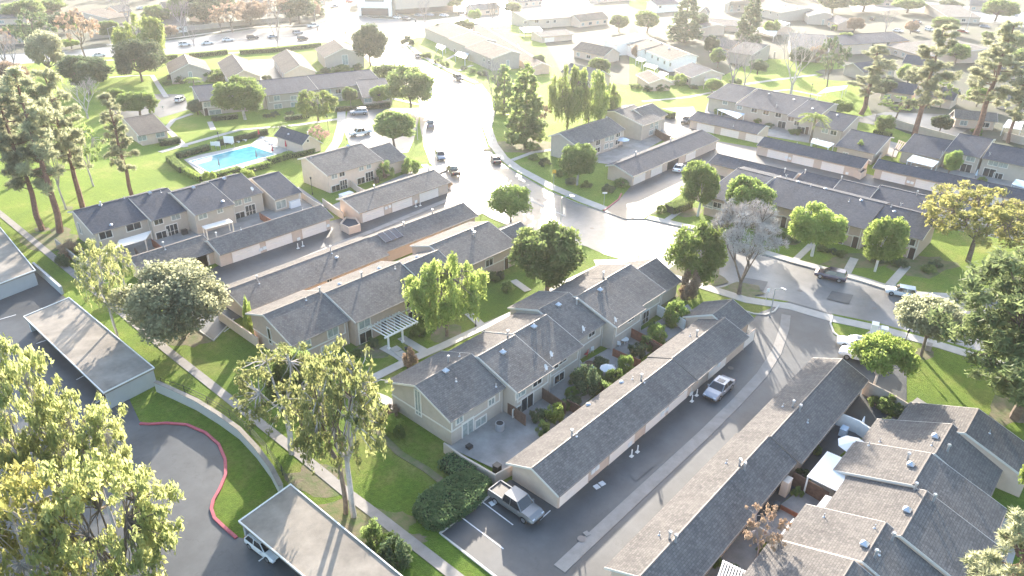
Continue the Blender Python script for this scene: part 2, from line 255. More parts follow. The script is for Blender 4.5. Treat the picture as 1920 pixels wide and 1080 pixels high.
# lanes and car parks
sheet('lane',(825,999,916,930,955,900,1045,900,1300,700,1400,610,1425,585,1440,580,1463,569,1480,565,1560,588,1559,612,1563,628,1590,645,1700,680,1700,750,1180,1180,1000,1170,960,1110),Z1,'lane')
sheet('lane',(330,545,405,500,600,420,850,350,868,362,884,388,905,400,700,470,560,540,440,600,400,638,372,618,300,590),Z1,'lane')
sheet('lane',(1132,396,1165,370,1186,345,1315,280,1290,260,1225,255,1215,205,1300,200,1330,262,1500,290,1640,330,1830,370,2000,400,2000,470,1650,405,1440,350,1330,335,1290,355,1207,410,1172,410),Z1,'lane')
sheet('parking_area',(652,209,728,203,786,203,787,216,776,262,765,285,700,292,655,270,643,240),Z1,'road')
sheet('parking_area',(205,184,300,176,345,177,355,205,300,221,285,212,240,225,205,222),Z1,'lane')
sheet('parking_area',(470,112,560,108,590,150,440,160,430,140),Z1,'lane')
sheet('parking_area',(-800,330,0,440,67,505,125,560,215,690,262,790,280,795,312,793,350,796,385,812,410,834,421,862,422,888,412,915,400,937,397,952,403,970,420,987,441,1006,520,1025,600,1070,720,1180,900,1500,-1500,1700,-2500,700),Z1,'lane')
sheet('parking_area',(1600,22,1700,18,1830,40,1990,60,2200,110,2200,70,1900,20,1700,0,1590,8),Z1,'road')
sheet('parking_area',(1590,225,1660,210,1790,215,1830,235,1780,262,1700,245),Z1,'lane')
ribbon('lane_swale',(1049,1066,1100,1018,1200,925,1322,812,1382,753,1428,703,1456,660,1471,615,1474,590),1.25,'swale',Z1,Z2)
ribbon('lane_swale',(560,488,640,455,700,432,830,378,868,366),1.2,'swale',Z1,Z2); ribbon('lane_swale',(1182,408,1236,372,1280,345,1310,325),1.2,'swale',Z1,Z2)
# kerbs
ribbon('kerb',(918,929,825,999,870,1034,930,1081,980,1120),.22,'kerb',ZB,ZB+.1); ribbon('kerb',(438,597,400,638,372,618,355,604),.2,'kerb',ZB,ZB+.1)
ribbon('red_kerb',(262,793,280,794,312,792,350,795,385,810,410,832,422,860,423,888,412,915,400,936,396,952,402,970,420,987,443,1007),.3,'redk',ZB,ZB+.14)
ribbon('kerb',(1461,571,1452,583,1435,589,1412,587,1390,580),.25,'kerb',ZB,ZB+.12); ribbon('kerb',(1561,590,1557,606,1563,622,1578,634),.25,'kerb',ZB,ZB+.12)
ribbon('red_kerb',(1132,394,1160,373,1165,362),.25,'redk',ZB,ZB+.12)
# stall lines
for a in ((906,942,962,984),(867,971,944,1029),(1012,975,1032,957)): ribbon('parking_line',a,.11,'paint',Z1,Z1+.005)
for a in ((68,644,86,638),(30,590,-40,610),(143,712,158,704),(485,1052,508,1035),(180,755,196,746),(433,612,420,622)): ribbon('parking_line',a,.12,'paint',Z1,Z1+.005)
for i in range(6): ribbon('parking_line',(655+i*2,212+i*11,672+i*2,211+i*11),.12,'paint',Z1,Z1+.005)
ribbon('centre_line',(150,100,335,85,480,71,585,62),.2,'paint',0,.006); ribbon('centre_line',(740,80,800,130,848,190,866,250,890,310,960,360,1060,405),.12,'paint',0,.006)
# pavements and paths
ribbon('pavement',(-120,310,-30,377,0,400,107,488,207,568,317,659,475,783,560,850,655,927,707,966,855,1081,960,1165),1.1,'swale')
ribbon('pavement',(757,76,780,97,817,119,855,138,893,155),1.6,'conc'); ribbon('pavement',(897,158,913,180,920,215,914,240,925,270,943,295,970,315,1035,350,1092,375,1134,391),2.2,'conc')
ribbon('pavement',(1215,407,1300,426,1400,462,1450,477,1490,489,1547,504,1620,524,1680,543,1720,551,1790,555,1850,547,2000,530),1.7,'conc')
ribbon('pavement',(1330,540,1400,562,1480,574,1560,597,1650,616,1760,646,1850,674,1990,712),1.9,'conc'); ribbon('pavement',(1115,492,1172,490,1240,512,1330,540),1.9,'conc')
ribbon('pavement',(590,86,480,96,332,107,200,113,100,122),1.6,'conc'); ribbon('pavement',(587,46,480,50,335,70,200,84),1.6,'conc')
ribbon('pavement',(795,308,830,342,852,356),1.4,'conc'); ribbon('pavement',(885,384,925,407,965,423),1.4,'conc')
ribbon('footpath',(692,712,760,678,830,648,905,613,985,578,1060,530,1150,488),1.35,'conc'); ribbon('footpath',(600,680,690,736,720,748,745,764),1.3,'conc')
ribbon('footpath',(752,632,778,648,806,664),1.2,'conc'); ribbon('footpath',(878,587,906,612),1.2,'conc'); ribbon('footpath',(962,525,990,545),1.2,'conc'); ribbon('footpath',(718,650,745,665,768,682),1.2,'conc')
ribbon('footpath',(300,285,380,262,450,243,560,234,640,222),1.5,'conc'); ribbon('footpath',(640,205,640,235,632,265,618,285),2.2,'conc'); ribbon('footpath',(393,228,400,243),1.3,'conc')
ribbon('footpath',(348,275,330,258,312,240,325,225,360,213),1.3,'conc'); ribbon('footpath',(205,145,245,142,285,141,296,158,312,182),1.4,'conc')
ribbon('footpath',(640,180,700,176,786,196),1.3,'conc'); ribbon('footpath',(840,110,858,100),1.2,'conc'); ribbon('footpath',(862,132,885,122),1.2,'conc')
ribbon('footpath',(1587,512,1602,484),1.3,'conc'); ribbon('footpath',(1668,534,1700,498),1.3,'conc'); ribbon('footpath',(1488,490,1525,455),1.1,'conc'); ribbon('footpath',(1246,415,1290,385),1.1,'conc')
ribbon('footpath',(960,300,1000,285,1040,280),1.3,'conc'); ribbon('footpath',(1205,190,1290,182,1350,170),1.3,'conc'); ribbon('footpath',(1395,158,1450,150,1530,140),1.6,'conc'); ribbon('footpath',(1440,172,1480,168,1540,180),1.3,'conc')
ribbon('footpath',(1840,953,1870,972,1895,990,1960,1010),1.5,'conc'); ribbon('footpath',(1985,985,1910,990,1875,1020,1855,1080,1850,1150),2.6,'conc'); ribbon('footpath',(1160,655,1135,690),1.,'conc')
ribbon('bare_path',(722,768,708,790,714,815,750,850,800,880,832,905),.8,'dirt'); 
# grass tufts that break the mown edges would be too small to see from the air; the yards behind the terraces are paved
sheet('yard_paving',(836,836,945,762,1290,570,1310,600,1160,700,952,885,930,880),Z2,'patio')
sheet('yard_paving',(1478,935,1720,745,1760,770,1620,900,1500,1080,1330,1180,1230,1120),Z2,'patio')
sheet('yard_paving',(205,470,420,400,560,350,610,385,400,450,240,500),Z2,'patio'); sheet('yard_paving',(605,392,760,325,830,305,840,318,650,395),Z2,'patio')
sheet('yard_paving',(1080,300,1200,240,1290,235,1160,310),Z2,'patio'); sheet('yard_paving',(1330,185,1440,205,1690,270,1680,295,1440,255,1320,215),Z2,'patio'); sheet('yard_paving',(1700,285,1990,350,1990,375,1700,310),Z2,'patio')
# pool
poolpts=(355,302,471,273,518,289,392,324)
sheet('pool_deck',(345,299,375,290,470,270,490,255,545,262,575,285,560,292,520,297,500,300,395,335,375,325),Z2,'conc')
sheet('pool_water',poolpts,Z3+.01,'poolw'); sheet('pool_steps',(358,304,398,293,397,301,370,309),Z3+.02,'pools')
ribbon('pool_coping',(355,302,471,273,518,289,392,324,355,302),.5,'white',ZB,Z3+.05)
# ---------------- gabled rows: terraces and garage rows
ROWS={}
def row(name,label,cat,secs,d='A',zr=6,ze=4,hb=5.,wm='wall',rm='roof',wins=(),doors=(),gar=(),pipes=(),end=None,group=None,ov=.45,trim='trim',belt=None):
    """secs: (x1,y1,x2,y2, eave) ridge ends seen in the photo and the near half-span in metres or an (x,y) on the near eave; optional dict"""
    x1,y1,x2,y2=secs[0][:4]
    z0=secs[0][5].get('zr',zr) if len(secs[0])>5 else zr
    p=G(x1,y1,z0)
    if d=='A': a=Vector((1,0,0)); n=Vector((0,1,0))
    elif d=='B': a=Vector((0,-1,0)); n=Vector((1,0,0))
    elif d=='free': 
        L=secs[-1]; zz=L[5].get('zr',zr) if len(L)>5 else zr
        q=G(L[2],L[3],zz); a=(q-p); a.z=0; a.normalize(); n=Vector((-a.y,a.x,0))
        if n.dot(p)<0: n=-n
    else: a=Vector((math.cos(d),math.sin(d),0)); n=Vector((-a.y,a.x,0)); n=n if n.dot(p)>0 else -n
    S_=[]
    for s in secs:
        o=s[5] if len(s)>5 else {}; zr_,ze_,hb_=o.get('zr',zr),o.get('ze',ze),o.get('hb',hb)
        p1,p2=G(s[0],s[1],zr_),G(s[2],s[3],zr_); t1,t2=p1.dot(a),p2.dot(a); sm=(p1.dot(n)+p2.dot(n))/2
        if t1>t2: t1,t2=t2,t1
        e=s[4]; hf=sm-G(e[0],e[1],ze_).dot(n) if hasattr(e,'__len__') else e
        zb=zr_-(zr_-ze_)*hb_/hf if o.get('same',1) and hb_<=hf*1.6 else ze_
        S_.append((t1,t2,sm,hf,hb_,zr_,ze_,max(zb,1.9)))
    W=lambda t,s,z: (a.x*t+n.x*s,a.y*t+n.y*s,z)
    tc=(S_[0][0]+S_[-1][1])/2; root=thing(name,label,cat,W(tc,S_[0][2],ZB),group)
    k=len(S_)
    flip=a.cross(n).z<0
    def fc(mb,pts,mi=0,uv=None):
        if flip: pts=pts[::-1]; uv=uv[::-1] if uv else None
        mb.face(pts,mi,uv)
    for i,(t1,t2,sm,hf,hb_,zr_,ze_,zb) in enumerate(S_):
        sl=(zr_-ze_)/hf; slb=(zr_-zb)/hb_
        wt1=t1+(ov if i==0 else .02); wt2=t2-(ov if i==k-1 else .02); sf=sm-hf+ov; sb=sm+hb_-ov; th=.16
        zf,zbk=ze_+sl*ov-th-.02,zb+slb*ov-th-.02; zt=zr_-th-.02
        mb=MB(); A1=[W(wt1,sf,ZB-.1),W(wt1,sb,ZB-.1),W(wt1,sb,zbk),W(wt1,sm,zt),W(wt1,sf,zf)]; A2=[W(wt2,*q) for q in ((sf,ZB-.1),(sb,ZB-.1),(sb,zbk),(sm,zt),(sf,zf))]
        fc(mb,A1[::-1] if True else A1); fc(mb,A2)
        fc(mb,[A1[0],A2[0],A2[4],A1[4]]); fc(mb,[A2[1],A1[1],A1[2],A2[2]])
        obj('wall',mb,MT[wm],root)
        for side in (0,1):   # near and far roof planes
            h=hf if side==0 else hb_; zE=ze_ if side==0 else zb; sg=-1 if side==0 else 1; ll=math.hypot(h,zr_-zE)
            pts=[W(t1,sm+sg*h,zE),W(t2,sm+sg*h,zE),W(t2,sm,zr_),W(t1,sm,zr_)]; uv=[(t1,0),(t2,0),(t2,ll),(t1,ll)]
            if side: pts=pts[::-1]; uv=uv[::-1]
            mb=MB()
            if flip: pts=pts[::-1]; uv=uv[::-1]
            mb.slab(pts,th,0,1,uv); rf=obj('roof',mb,[MT[rm],MT['trimd']],root)
        # barge boards on the open gables
        for te,sgn,show in ((t1,-1,i==0 or abs(S_[i-1][2]-sm)>.25 or abs(S_[i-1][5]-zr_)>.15),(t2,1,i==k-1 or abs(S_[i+1][2]-sm)>.25 or abs(S_[i+1][5]-zr_)>.15)):
            if not show: continue
            mb=MB(); tt=te+sgn*.03; tq=te+sgn*.07
            for s0,z_0,s1,z_1 in ((sm-hf,ze_,sm,zr_),(sm,zr_,sm+hb_,zb)):
                q=[W(tt,s0,z_0-.24),W(tt,s1,z_1-.24),W(tt,s1,z_1+.0),W(tt,s0,z_0+.0)]; q2=[W(tq,s0,z_0-.24),W(tq,s1,z_1-.24),W(tq,s1,z_1+.0),W(tq,s0,z_0+.0)]
                mb.face(q[::-1]); mb.face(q2)
                for u in range(4): v=(u+1)%4; mb.face([q[u],q[v],q2[v],q2[u]])
            obj('barge_board',mb,MT[trim],root)
        mb=MB(); mb.tube(W(t1+.01,sm,zr_-.02),W(t2-.01,sm,zr_-.02),.09,n=5); obj('ridge_cap',mb,MT['roofb' if rm=='roofb' else 'trimd'],root)
        g=MB(); c1=W(t1+.02,sm-hf-.05,ze_-.07); c2=W(t2-.02,sm-hf-.05,ze_-.07); g.tube(c1,c2,.07,n=5); obj('gutter',g,MT['trimd'],root)
        g=MB(); q0=W(wt2-.12,sf-.07,ze_-.1); g.tube(q0,(q0[0],q0[1],ZB),.045,n=5); obj('downpipe',g,MT[trim],root)
    root['ax']=(a.x,a.y); ROWS[root.name]=(root,a,n,S_,ov)
    def sec(t):
        for s in S_:
            if s[0]-.3<=t<=s[1]+.3: return s
        return min(S_,key=lambda s:min(abs(s[0]-t),abs(s[1]-t)))
    ang=math.atan2(a.y,a.x)
    def onfront(x,y,extra=0):
        best=None
        for s in S_:
            P=PL(x,y,Vector(W(0,s[2]-s[3]+ov-extra,0)),n); t=P.dot(a)
            if s[0]-.2<=t<=s[1]+.2: best=(t,P.z,s); break
        if not best:
            s=S_[0];P=PL(x,y,Vector(W(0,s[2]-s[3]+ov-extra,0)),n); best=(P.dot(a),P.z,s)
        return best
    if not wins and not gar and 'garage' not in name:
        wins=[]
        for s_ in S_:
            n_=max(1,int((s_[1]-s_[0])/4.5))
            for i in range(n_):
                for zz in ((1.4,) if s_[6]<3.5 else (1.35,3.1)):
                    q=W(s_[0]+(s_[1]-s_[0])*(i+.5)/n_,s_[2]-s_[3]+ov,zz); X=proj(q); wins.append((X[0],X[1],1.3+.5*((i*7+int(zz*3))%3)/2,1.1,'wc'[(i+int(zz))%2]))
    for wn in wins:   # (x,y,w,h[,kind[,gable]])
        x,y,ww,hh=wn[:4]; kd=wn[4] if len(wn)>4 else 'w'; 
        if len(wn)>5:   # on the near gable wall
            te=S_[0][0]+ov if wn[5]=='L' else S_[-1][1]-ov; P=PL(x,y,Vector(W(te,0,0)),a); s_=P.dot(n); z=P.z; sg=-1 if wn[5]=='L' else 1
            place=lambda u,v,dn: W(te+sg*dn,s_+u,z+v); an=math.atan2(n.y,n.x)
        else:
            t,z,s0=onfront(x,y); sf=s0[2]-s0[3]+ov; z=min(z,s0[6]-hh/2-.12); z=max(z,ZB+hh/2+.05)
            place=lambda u,v,dn: W(t+u,sf-dn,z+v); an=ang
        fr=MB(); fw=.14
        for (u,v,du,dv) in ((0,hh/2+fw/2,ww+2*fw,fw),(0,-hh/2-fw/2,ww+2*fw,fw),(-ww/2-fw/2,0,fw,hh),(ww/2+fw/2,0,fw,hh)): fr.box(place(u,v,.03),(du,.1,dv),an)
        if kd in 'wc': fr.box(place(0,0,.04),(.07,.06,hh),an)
        if kd=='f': 
            for u in (-ww/6,ww/6): fr.box(place(u,0,.04),(.08,.06,hh),an)
            fr.box(place(0,-hh*.1,.04),(ww,.05,.05),an)
        wo=obj('patio_door' if hh>1.7 and ww>1.3 else 'window',fr,MT['trim' if trim=='trim' else 'white'],root)
        pn=MB(); pn.box(place(0,0,.012),(ww,.05,hh),an); obj('pane',pn,MT['curt' if kd=='c' else 'glass'],wo)
    for dn in doors:
        x,y=dn[:2]; t,z,s0=onfront(x,y); sf=s0[2]-s0[3]+ov; c=W(t,sf-.03,ZB+1.02); f=MB()
        for u,v,du,dv in ((-.5,0,.1,2.1),(.5,0,.1,2.1),(0,1.1,1.1,.12)): f.box(W(t+u,sf-.03,ZB+1.02+v),(du,.12,dv),ang)
        fo=obj('door_frame',f,MT['trim'],root); m=MB(); m.box(c,(.9,.06,2.04),ang); do=obj('door_leaf',m,MT['door'],fo); 
    for gd in gar:    # garage doors: (x,y,width)
        x,y,ww=gd[:3]; t,z,s0=onfront(x,y); sf=s0[2]-s0[3]+ov; mb=MB(); hh=1.78
        if len(gd)>3: mb.box(W(t,sf-.02,ZB+hh/2),(ww,.08,hh),ang); obj('open_bay',mb,MT['dark'],root); continue
        for j in range(4): mb.box(W(t,sf-.02,ZB+.03+hh*(j+.5)/4),(ww,.07,hh/4-.03),ang)
        do=obj('garage_door',mb,MT['gdoor'],root)
        mb=MB(); 
        for u in (-ww/2-.06,ww/2+.06): mb.box(W(t+u,sf-.03,ZB+hh/2+.03),(.1,.1,hh+.06),ang)
        mb.box(W(t,sf-.03,ZB+hh+.1),(ww+.22,.1,.1),ang); obj('door_surround',mb,MT[wm],do)
    for pp in pipes:  # (x,y,kind[,side])
        x,y,kd=pp[:3]; far=len(pp)>3
        for s0 in S_:
            t1,t2,sm,hf,hb_,zr_,ze_,zb=s0; sl=(zr_-ze_)/hf if not far else -(zr_-zb)/hb_
            nn=(Vector((-n.x*sl,-n.y*sl,1))).normalized(); P=PL(x,y,Vector(W(0,sm,zr_)),nn); t=P.dot(a)
            if t1-.1<=t<=t2+.1: break
        s_=P.dot(n); s_=min(max(s_,sm-hf+.1),sm+hb_-.1); z=zr_-abs(sl)*abs(s_-sm); p=W(t,s_,z); m=MB()
        if kd=='p': m.tube((p[0],p[1],z-.1),(p[0],p[1],z+.42),.05,n=6); m.tube((p[0],p[1],z-.02),(p[0],p[1],z+.06),.16,.09,n=8); obj('vent_pipe',m,MT['metal'],root)
        elif kd=='b': m.tube((p[0],p[1],z-.1),(p[0],p[1],z+.75),.11,n=8); m.tube((p[0],p[1],z+.75),(p[0],p[1],z+.9),.19,.15,n=8); obj('flue',m,MT['metal'],root)
        elif kd=='q':    # chimney cricket: a metal-capped flue box with a pyramid top
            m.box((p[0],p[1],z+.02),(.5,.5,.36),ang); m.box((p[0],p[1],z+.36),(.66,.66,.34),ang,0,.08); obj('roof_vent',m,MT['metal'],root)
        elif kd=='t': m.tube((p[0],p[1],z),(p[0],p[1],z+.12),.28,.2,n=10); m.tube((p[0],p[1],z+.12),(p[0],p[1],z+.26),.3,.1,n=10); obj('roof_turbine',m,MT['metal'],root)
        elif kd=='d':
            m.tube((p[0],p[1],z),(p[0],p[1],z+.5),.03,n=5); c=Vector((p[0],p[1],z+.62)); dr=Vector((.35,-.75,.5)).normalized(); b=dr.orthogonal().normalized(); e=dr.cross(b)
            for u in range(14):
                t0,t3=u/14*6.283,(u+1)/14*6.283; A=c+dr*.1+(b*math.cos(t0)+e*math.sin(t0))*.38; B=c+dr*.1+(b*math.cos(t3)+e*math.sin(t3))*.38; m.face([c,A,B]); m.face([c-dr*.03,B,A])
            m.tube(c,c+dr*.45,.02,n=4); obj('satellite_dish',m,MT['dish'],root)
        elif kd=='s':    # solar panel set
            m.box((p[0],p[1],z+.16),(3.4,1.7,.05),ang); bm=m
            me=MB(); me.face([W(t-1.8,s_-1.1,z-.39*1.1+.22),W(t+1.8,s_-1.1,z-.39*1.1+.22),W(t+1.8,s_+1.1,z+.39*1.1+.22),W(t-1.8,s_+1.1,z+.39*1.1+.22)][::(-1 if flip else 1)])
            so_=MB(); so_.slab(me.v,.06); sp=obj('solar_panel',so_,MT['solar'],root)
            fr=MB()
            for u in (-1.8,-.6,.6,1.8): fr.tube(W(t+u,s_-1.1,z-.39*1.1+.23),W(t+u,s_+1.1,z+.39*1.1+.23),.025,n=4)
            obj('frame',fr,MT['metal'],sp)
    if belt is not None:
        for (t1,t2,sm,hf,hb_,zr_,ze_,zb) in S_:
            m=MB(); sf=sm-hf+ov; m.box(W((t1+t2)/2,sf-.03,belt),(t2-t1-2*ov,.06,.16),ang)
            m.box(W(t1+ov+.08,sf-.03,(belt+ze_)/2),(.14,.08,ze_-belt-.1),ang); m.box(W(t2-ov-.08,sf-.03,(belt+ze_)/2),(.14,.08,ze_-belt-.1),ang); obj('trim_band',m,MT[trim],root)
        t1,t2,sm,hf,hb_,zr_,ze_,zb=S_[0]; m=MB(); m.box(W(t1+ov-.03,(sm-hf+sm+hb_)/2,belt),(.06,hf+hb_-2*ov,.16),ang); obj('trim_band',m,MT[trim],root)
    return root
MT['solar']=mat('solar_panel',(.05,.04,.045),.2,spec=.8)
def boxes(r,spec):   # electrical boxes, posts on garage fronts:(x,y)
    root,a,n,S_,ov=ROWS[r.name]; ang=math.atan2(a.y,a.x)
    for x,y in spec:
        s=min(S_,key=lambda s:abs((s[0]+s[1])/2-PL(x,y,Vector((n.x*(s[2]-s[3]+ov),n.y*(s[2]-s[3]+ov),0)),n).dot(a)))
        P=PL(x,y,Vector((n.x*(s[2]-s[3]+ov-.08),n.y*(s[2]-s[3]+ov-.08),0)),n); m=MB(); m.box(P,(.6,.14,.5),ang); obj('meter_box',m,MT['white'],root)
# ===== terraces and garages, measured
T1=row('terrace_house','grey roofed terrace in the centre with stepped gables and white chimney vents','terrace',[
 (780,723,882,662,(842,793)),(898,669,964,627,(965,740)),(964,627,1023,589,(1031,690)),(1010,581,1066,548,(1085,637)),(1083,556,1136,523,(1149,619)),(1136,523,1181,495,(1192,581)),(1193,507,1229,483,(1237,553),dict(zr=4.9,ze=2.7))],
 zr=5.9,ze=3.87,hb=5.2,belt=2.05,pipes=[(836,697,'q'),(943,662,'q'),(1001,614,'q'),(1047,573,'q'),(1125,545,'q'),(841,679,'b',1),(862,668,'p',1),(952,631,'b',1),(1131,520,'b',1),(1082,554,'b',1),(855,715,'p'),(930,725,'p'),(1022,697,'d'),(1032,672,'d'),(1092,624,'d'),(1152,607,'d')],
 wins=[(784,755,.8,3.2,'c','L'),(861,787,.9,.75,'c'),(921,753,.9,.75,'c'),(877,808,1.6,1.95,'c'),(901,790,1.6,.95,'c'),(976,737,1.5,.8,'c'),(1007,716,1.5,.8,'w'),(1039,687,1.4,.75,'w'),(1055,674,1.4,.75,'w'),(1109,625,1.3,.75,'w'),(1185,580,1.4,.75,'w'),(988,760,2.,1.9,'w'),(969,770,1.3,.9,'w'),(1048,708,1.8,1.1,'w'),(1207,601,2.2,1.9,'f')])
T2=row('terrace_house','dark roofed terrace with a white pergola porch and a weeping tree in front','terrace',[
 (495,591,600,545,(546,649)),(610,549,749,491,(662.5,607.5)),(759,496,820,468,4.9),(806,460,916,415,(959,462.5)),(939,432,975,415,4.,dict(zr=4.9,ze=2.9,hb=4))],
 zr=5.9,ze=3.9,hb=4.6,wm='board',belt=2.,pipes=[(574,563,'p'),(600,549,'b'),(678,520,'b'),(741,504,'p'),(886,440,'b'),(890,444,'b'),(820,474,'t',1),(637,533,'t',1),(711,503,'t',1),(782,482,'t',1)],
 wins=[(506,630,.6,2.2,'g','L'),(572,649,1.5,1.2,'c'),(624,622,1.5,1.2,'c'),(616,653,2.,1.15,'c'),(683,605,1.7,1.35,'c'),(686,637,1.9,1.5,'w'),(771,565,1.8,1.2,'w'),(773,590,1.5,1.1,'w'),(917,492,1.5,1.1,'w')],doors=[(720,620),(745,605),(949,510)])
T4=row('terrace_house','blue grey roofed terrace at the left edge with open patio covers','terrace',[
 (140,398,238,368,(181,437)),(243,372,312,351,(280,415)),(323,362.5,392,341,(366,404)),(392.5,341,451,324,(429,379)),(470,334,525,322.5,(485,384),dict(zr=5.,ze=2.75,hb=3.6))],
 zr=5.9,ze=3.9,hb=3.,rm='roofb',belt=None,pipes=[(188,385,'t'),(233,372,'p'),(190,387,'b'),(281,363,'q'),(363,353,'q'),(421,336,'q'),(302,361,'p'),(208,422,'t'),(417,378,'t'),(473,360,'d')],
 wins=[(150,428,.7,1.8,'w','L'),(198,440,1.9,1.2,'w'),(250,423,2.3,1.25,'w'),(297,415,1.4,1.,'w'),(329,405,1.4,1.,'c'),(304,441,1.9,1.2,'w'),(325,441,1.9,1.9,'f'),(380,405,1.4,.9,'c'),(412,393,.9,.8,'c'),(446,380,1.3,.95,'c'),(464,374,1.3,.95,'c'),(451,408,1.7,1.1,'w'),(471,402,1.9,1.9,'f'),(508,391,2.,1.7,'w'),(527,383,2.,1.4,'c')])
T6=row('terrace_house','short two storey terrace beside the green hedges with cream walls','terrace',[
 (574,296,677,268,(609,331)),(690,278,732,268,(765,297),dict(zr=5.,ze=2.8,hb=3.2))],zr=6.,ze=3.95,hb=3.,wm='wallw',rm='roof',pipes=[(653,275,'q'),(583,296,'p')],
 wins=[(627,330,1.2,.95,'c'),(641,326,1.2,.95,'w'),(677,314,1.1,.95,'c'),(691,310,1.,.95,'c'),(630,358,1.9,1.2,'w'),(645,354,1.6,1.8,'f'),(677,340,1.8,1.2,'w'),(693,337,1.9,1.9,'f')])
T3=row('bungalow_terrace','brown grey single storey terrace in the bottom right corner with stepped roofs','terrace',[
 (1480,1235,1605,1053,7.2),(1614,1050,1664,981,7.2),(1688,1003,1739.5,921,7.2),(1712,909,1745,849,7.2,dict(hb=6.8)),(1753,850,1786,795,(1881.5,874),dict(hb=6.8)),(1807.6,810,1837,767,6.6,dict(hb=6.3))],
 zr=4.9,ze=2.4,hb=6.6,rm='roof',wm='gwall',group=None,pipes=[(1700,958,'q',1),(1707,873,'q',1),(1753,820,'q',1),(1620,1022,'q',1),(1640,990,'p',1),(1545,969,'p',1),(1747,835,'p',1),(1701,862,'b',1),(1640,1045,'b'),(1629,835,'p',1),(1650,828,'p',1),(1718,909,'b'),(1749,940,'b'),(1776,846,'b'),(1855,812,'p'),(1672,1013,'b'),(1648,1040,'p')])
G1=row('garage_row','long garage row behind the parked pickup truck with cream doors','garage',[
 (997.5,877.5,1260,673,(1047.5,931)),(1260,672,1358.7,595,(1395.7,637.8)),(1336,589,1374,561,(1423.5,588),dict(zr=4.,hb=4.2))],zr=3.75,ze=2.37,hb=3.3,wm='gwall',
 pipes=[(1072,817,'b'),(1081,818,'p'),(1202,713,'b',1),(1208,717,'p'),(1306,630,'b',1),(1294,630,'p',1),(1186,711,'p',1),(1165,717,'t',1),(1103,759,'t',1)],gar=[(1075,926,4.6),(1165,848,4.7),(1230,790,4.6),(1268,757,4.6),(1345,684,4.6),(1408,603,4.)])
boxes(G1,[(1112,884),(1120,877),(1242,776),(1250,768),(1181,833),(1296,739),(1348,684)])
G3=row('garage_row','long grey garage roof running from the bottom edge past the white parked cars','garage',[
 (1199,1080,1442,817.5,(1494.5,864)),(1442,817.5,1582,673.6,(1634.5,706))],zr=3.75,ze=2.3,hb=3.35,wm='gwall',
 pipes=[(1255,1010,'b',1),(1266,1016,'b'),(1236,1003,'p',1),(1386,873,'b',1),(1395,880,'b'),(1362,868,'p',1),(1486,763,'b',1),(1499,771,'b'),(1468,762,'p',1),(1514,792,'p')])
G4=row('garage_row','dark garage roof with a solar panel between the lane and the terrace','garage',[
 (428,546.5,686,442.5,(721,481)),(695,447,866,379,(892,406))],zr=3.75,ze=2.35,hb=2.6,wm='gwall',pipes=[(483,527,'b'),(486,532,'p'),(620,470,'b'),(622,475,'p'),(732,443,'s'),(757,425,'b'),(811,400,'b'),(631,483,'t')],wins=[(617,522,.8,.8,'w')])
G5=row('garage_row','garage row in front of the blue grey terrace with white doors','garage',[
 (243,484,380,440,(404,470)),(395,454,596,381,(624,407.5))],zr=3.8,ze=2.4,hb=1.8,wm='gwall',rm='roof',pipes=[(307,462,'b'),(405,437,'b'),(567,388,'p'),(452,431,'p'),(310,468,'p')],
 gar=[(360,494,4.9),(375,490,3.),(464,486,4.9),(525,464,4.9),(590,436,4.9)])
boxes(G5,[(489,468),(496,465),(560,448),(615,423)])
G6=row('garage_row','garage row with three white doors beside a small bin enclosure','garage',[(647.5,375,807.5,316,(672.5,400))],zr=3.8,ze=2.4,hb=1.9,wm='gwall',pipes=[(702,355,'b'),(804,321,'b')],
 gar=[(700,406,4.9),(754,383,4.9),(804,361,4.9)]); boxes(G6,[(724,390),(731,387),(780,378)])
# far side of the main street
T21=row('terrace_house','long brown terrace facing the right hand street behind lollipop trees','terrace',[
 (1378,318,1455,330,(1345,373)),(1455,333,1661,382,(1452,384)),(1662,382,1757,409,(1730,450))],d='B',zr=5.9,ze=4.0,hb=3.5,wm='board',rm='roofb',belt=2.1,
 pipes=[(1473,331,'d'),(1497,339,'t'),(1520,349,'p'),(1548,353,'t'),(1592,378,'p'),(1615,376,'t'),(1689,382,'d'),(1671,388,'p'),(1677,397,'t')],
 wins=[(1448,388,1.7,1.2,'c'),(1448,418,1.6,1.2,'w'),(1581,428,1.7,1.1,'w'),(1569,454,1.9,1.2,'w'),(1706,453,1.6,1.1,'w'),(1677,474,1.3,.9,'w'),(1328,382,1.9,1.4,'c'),(1345,386,1.6,1.2,'w')],doors=[(1466,432),(1600,467),(1706,486)])
G21=row('garage_row','low dark garage roofs directly behind the long brown terrace','garage',[
 (1340,290,1500,322,(1380,318)),(1507,321,1575,337,(1510,345)),(1576,338,1648,351,(1560,360)),(1649,348,1775,376,(1660,380))],d='B',zr=3.6,ze=2.4,hb=2.2,wm='gwall',rm='roofb',pipes=[(1471,323,'b'),(1509,325,'b'),(1577,338,'b'),(1719,366,'b')])
G18=row('garage_row','garage row with cream doors below the light blue patio cover','garage',[
 (1312,207,1432,237,(1296,225)),(1438,254,1624,301,(1440,277))],d='B',zr=3.7,ze=2.4,hb=2.6,wm='gwall',rm='roofb',
 gar=[(1323,239,4.9),(1368,251,4.9),(1415,264,4.9),(1458,291,4.9),(1505,303,4.9),(1560,318,4.9)],pipes=[(1375,237,'p'),(1495,266,'p')]); boxes(G18,[(1475,295),(1481,297),(1531,318),(1588,325)])
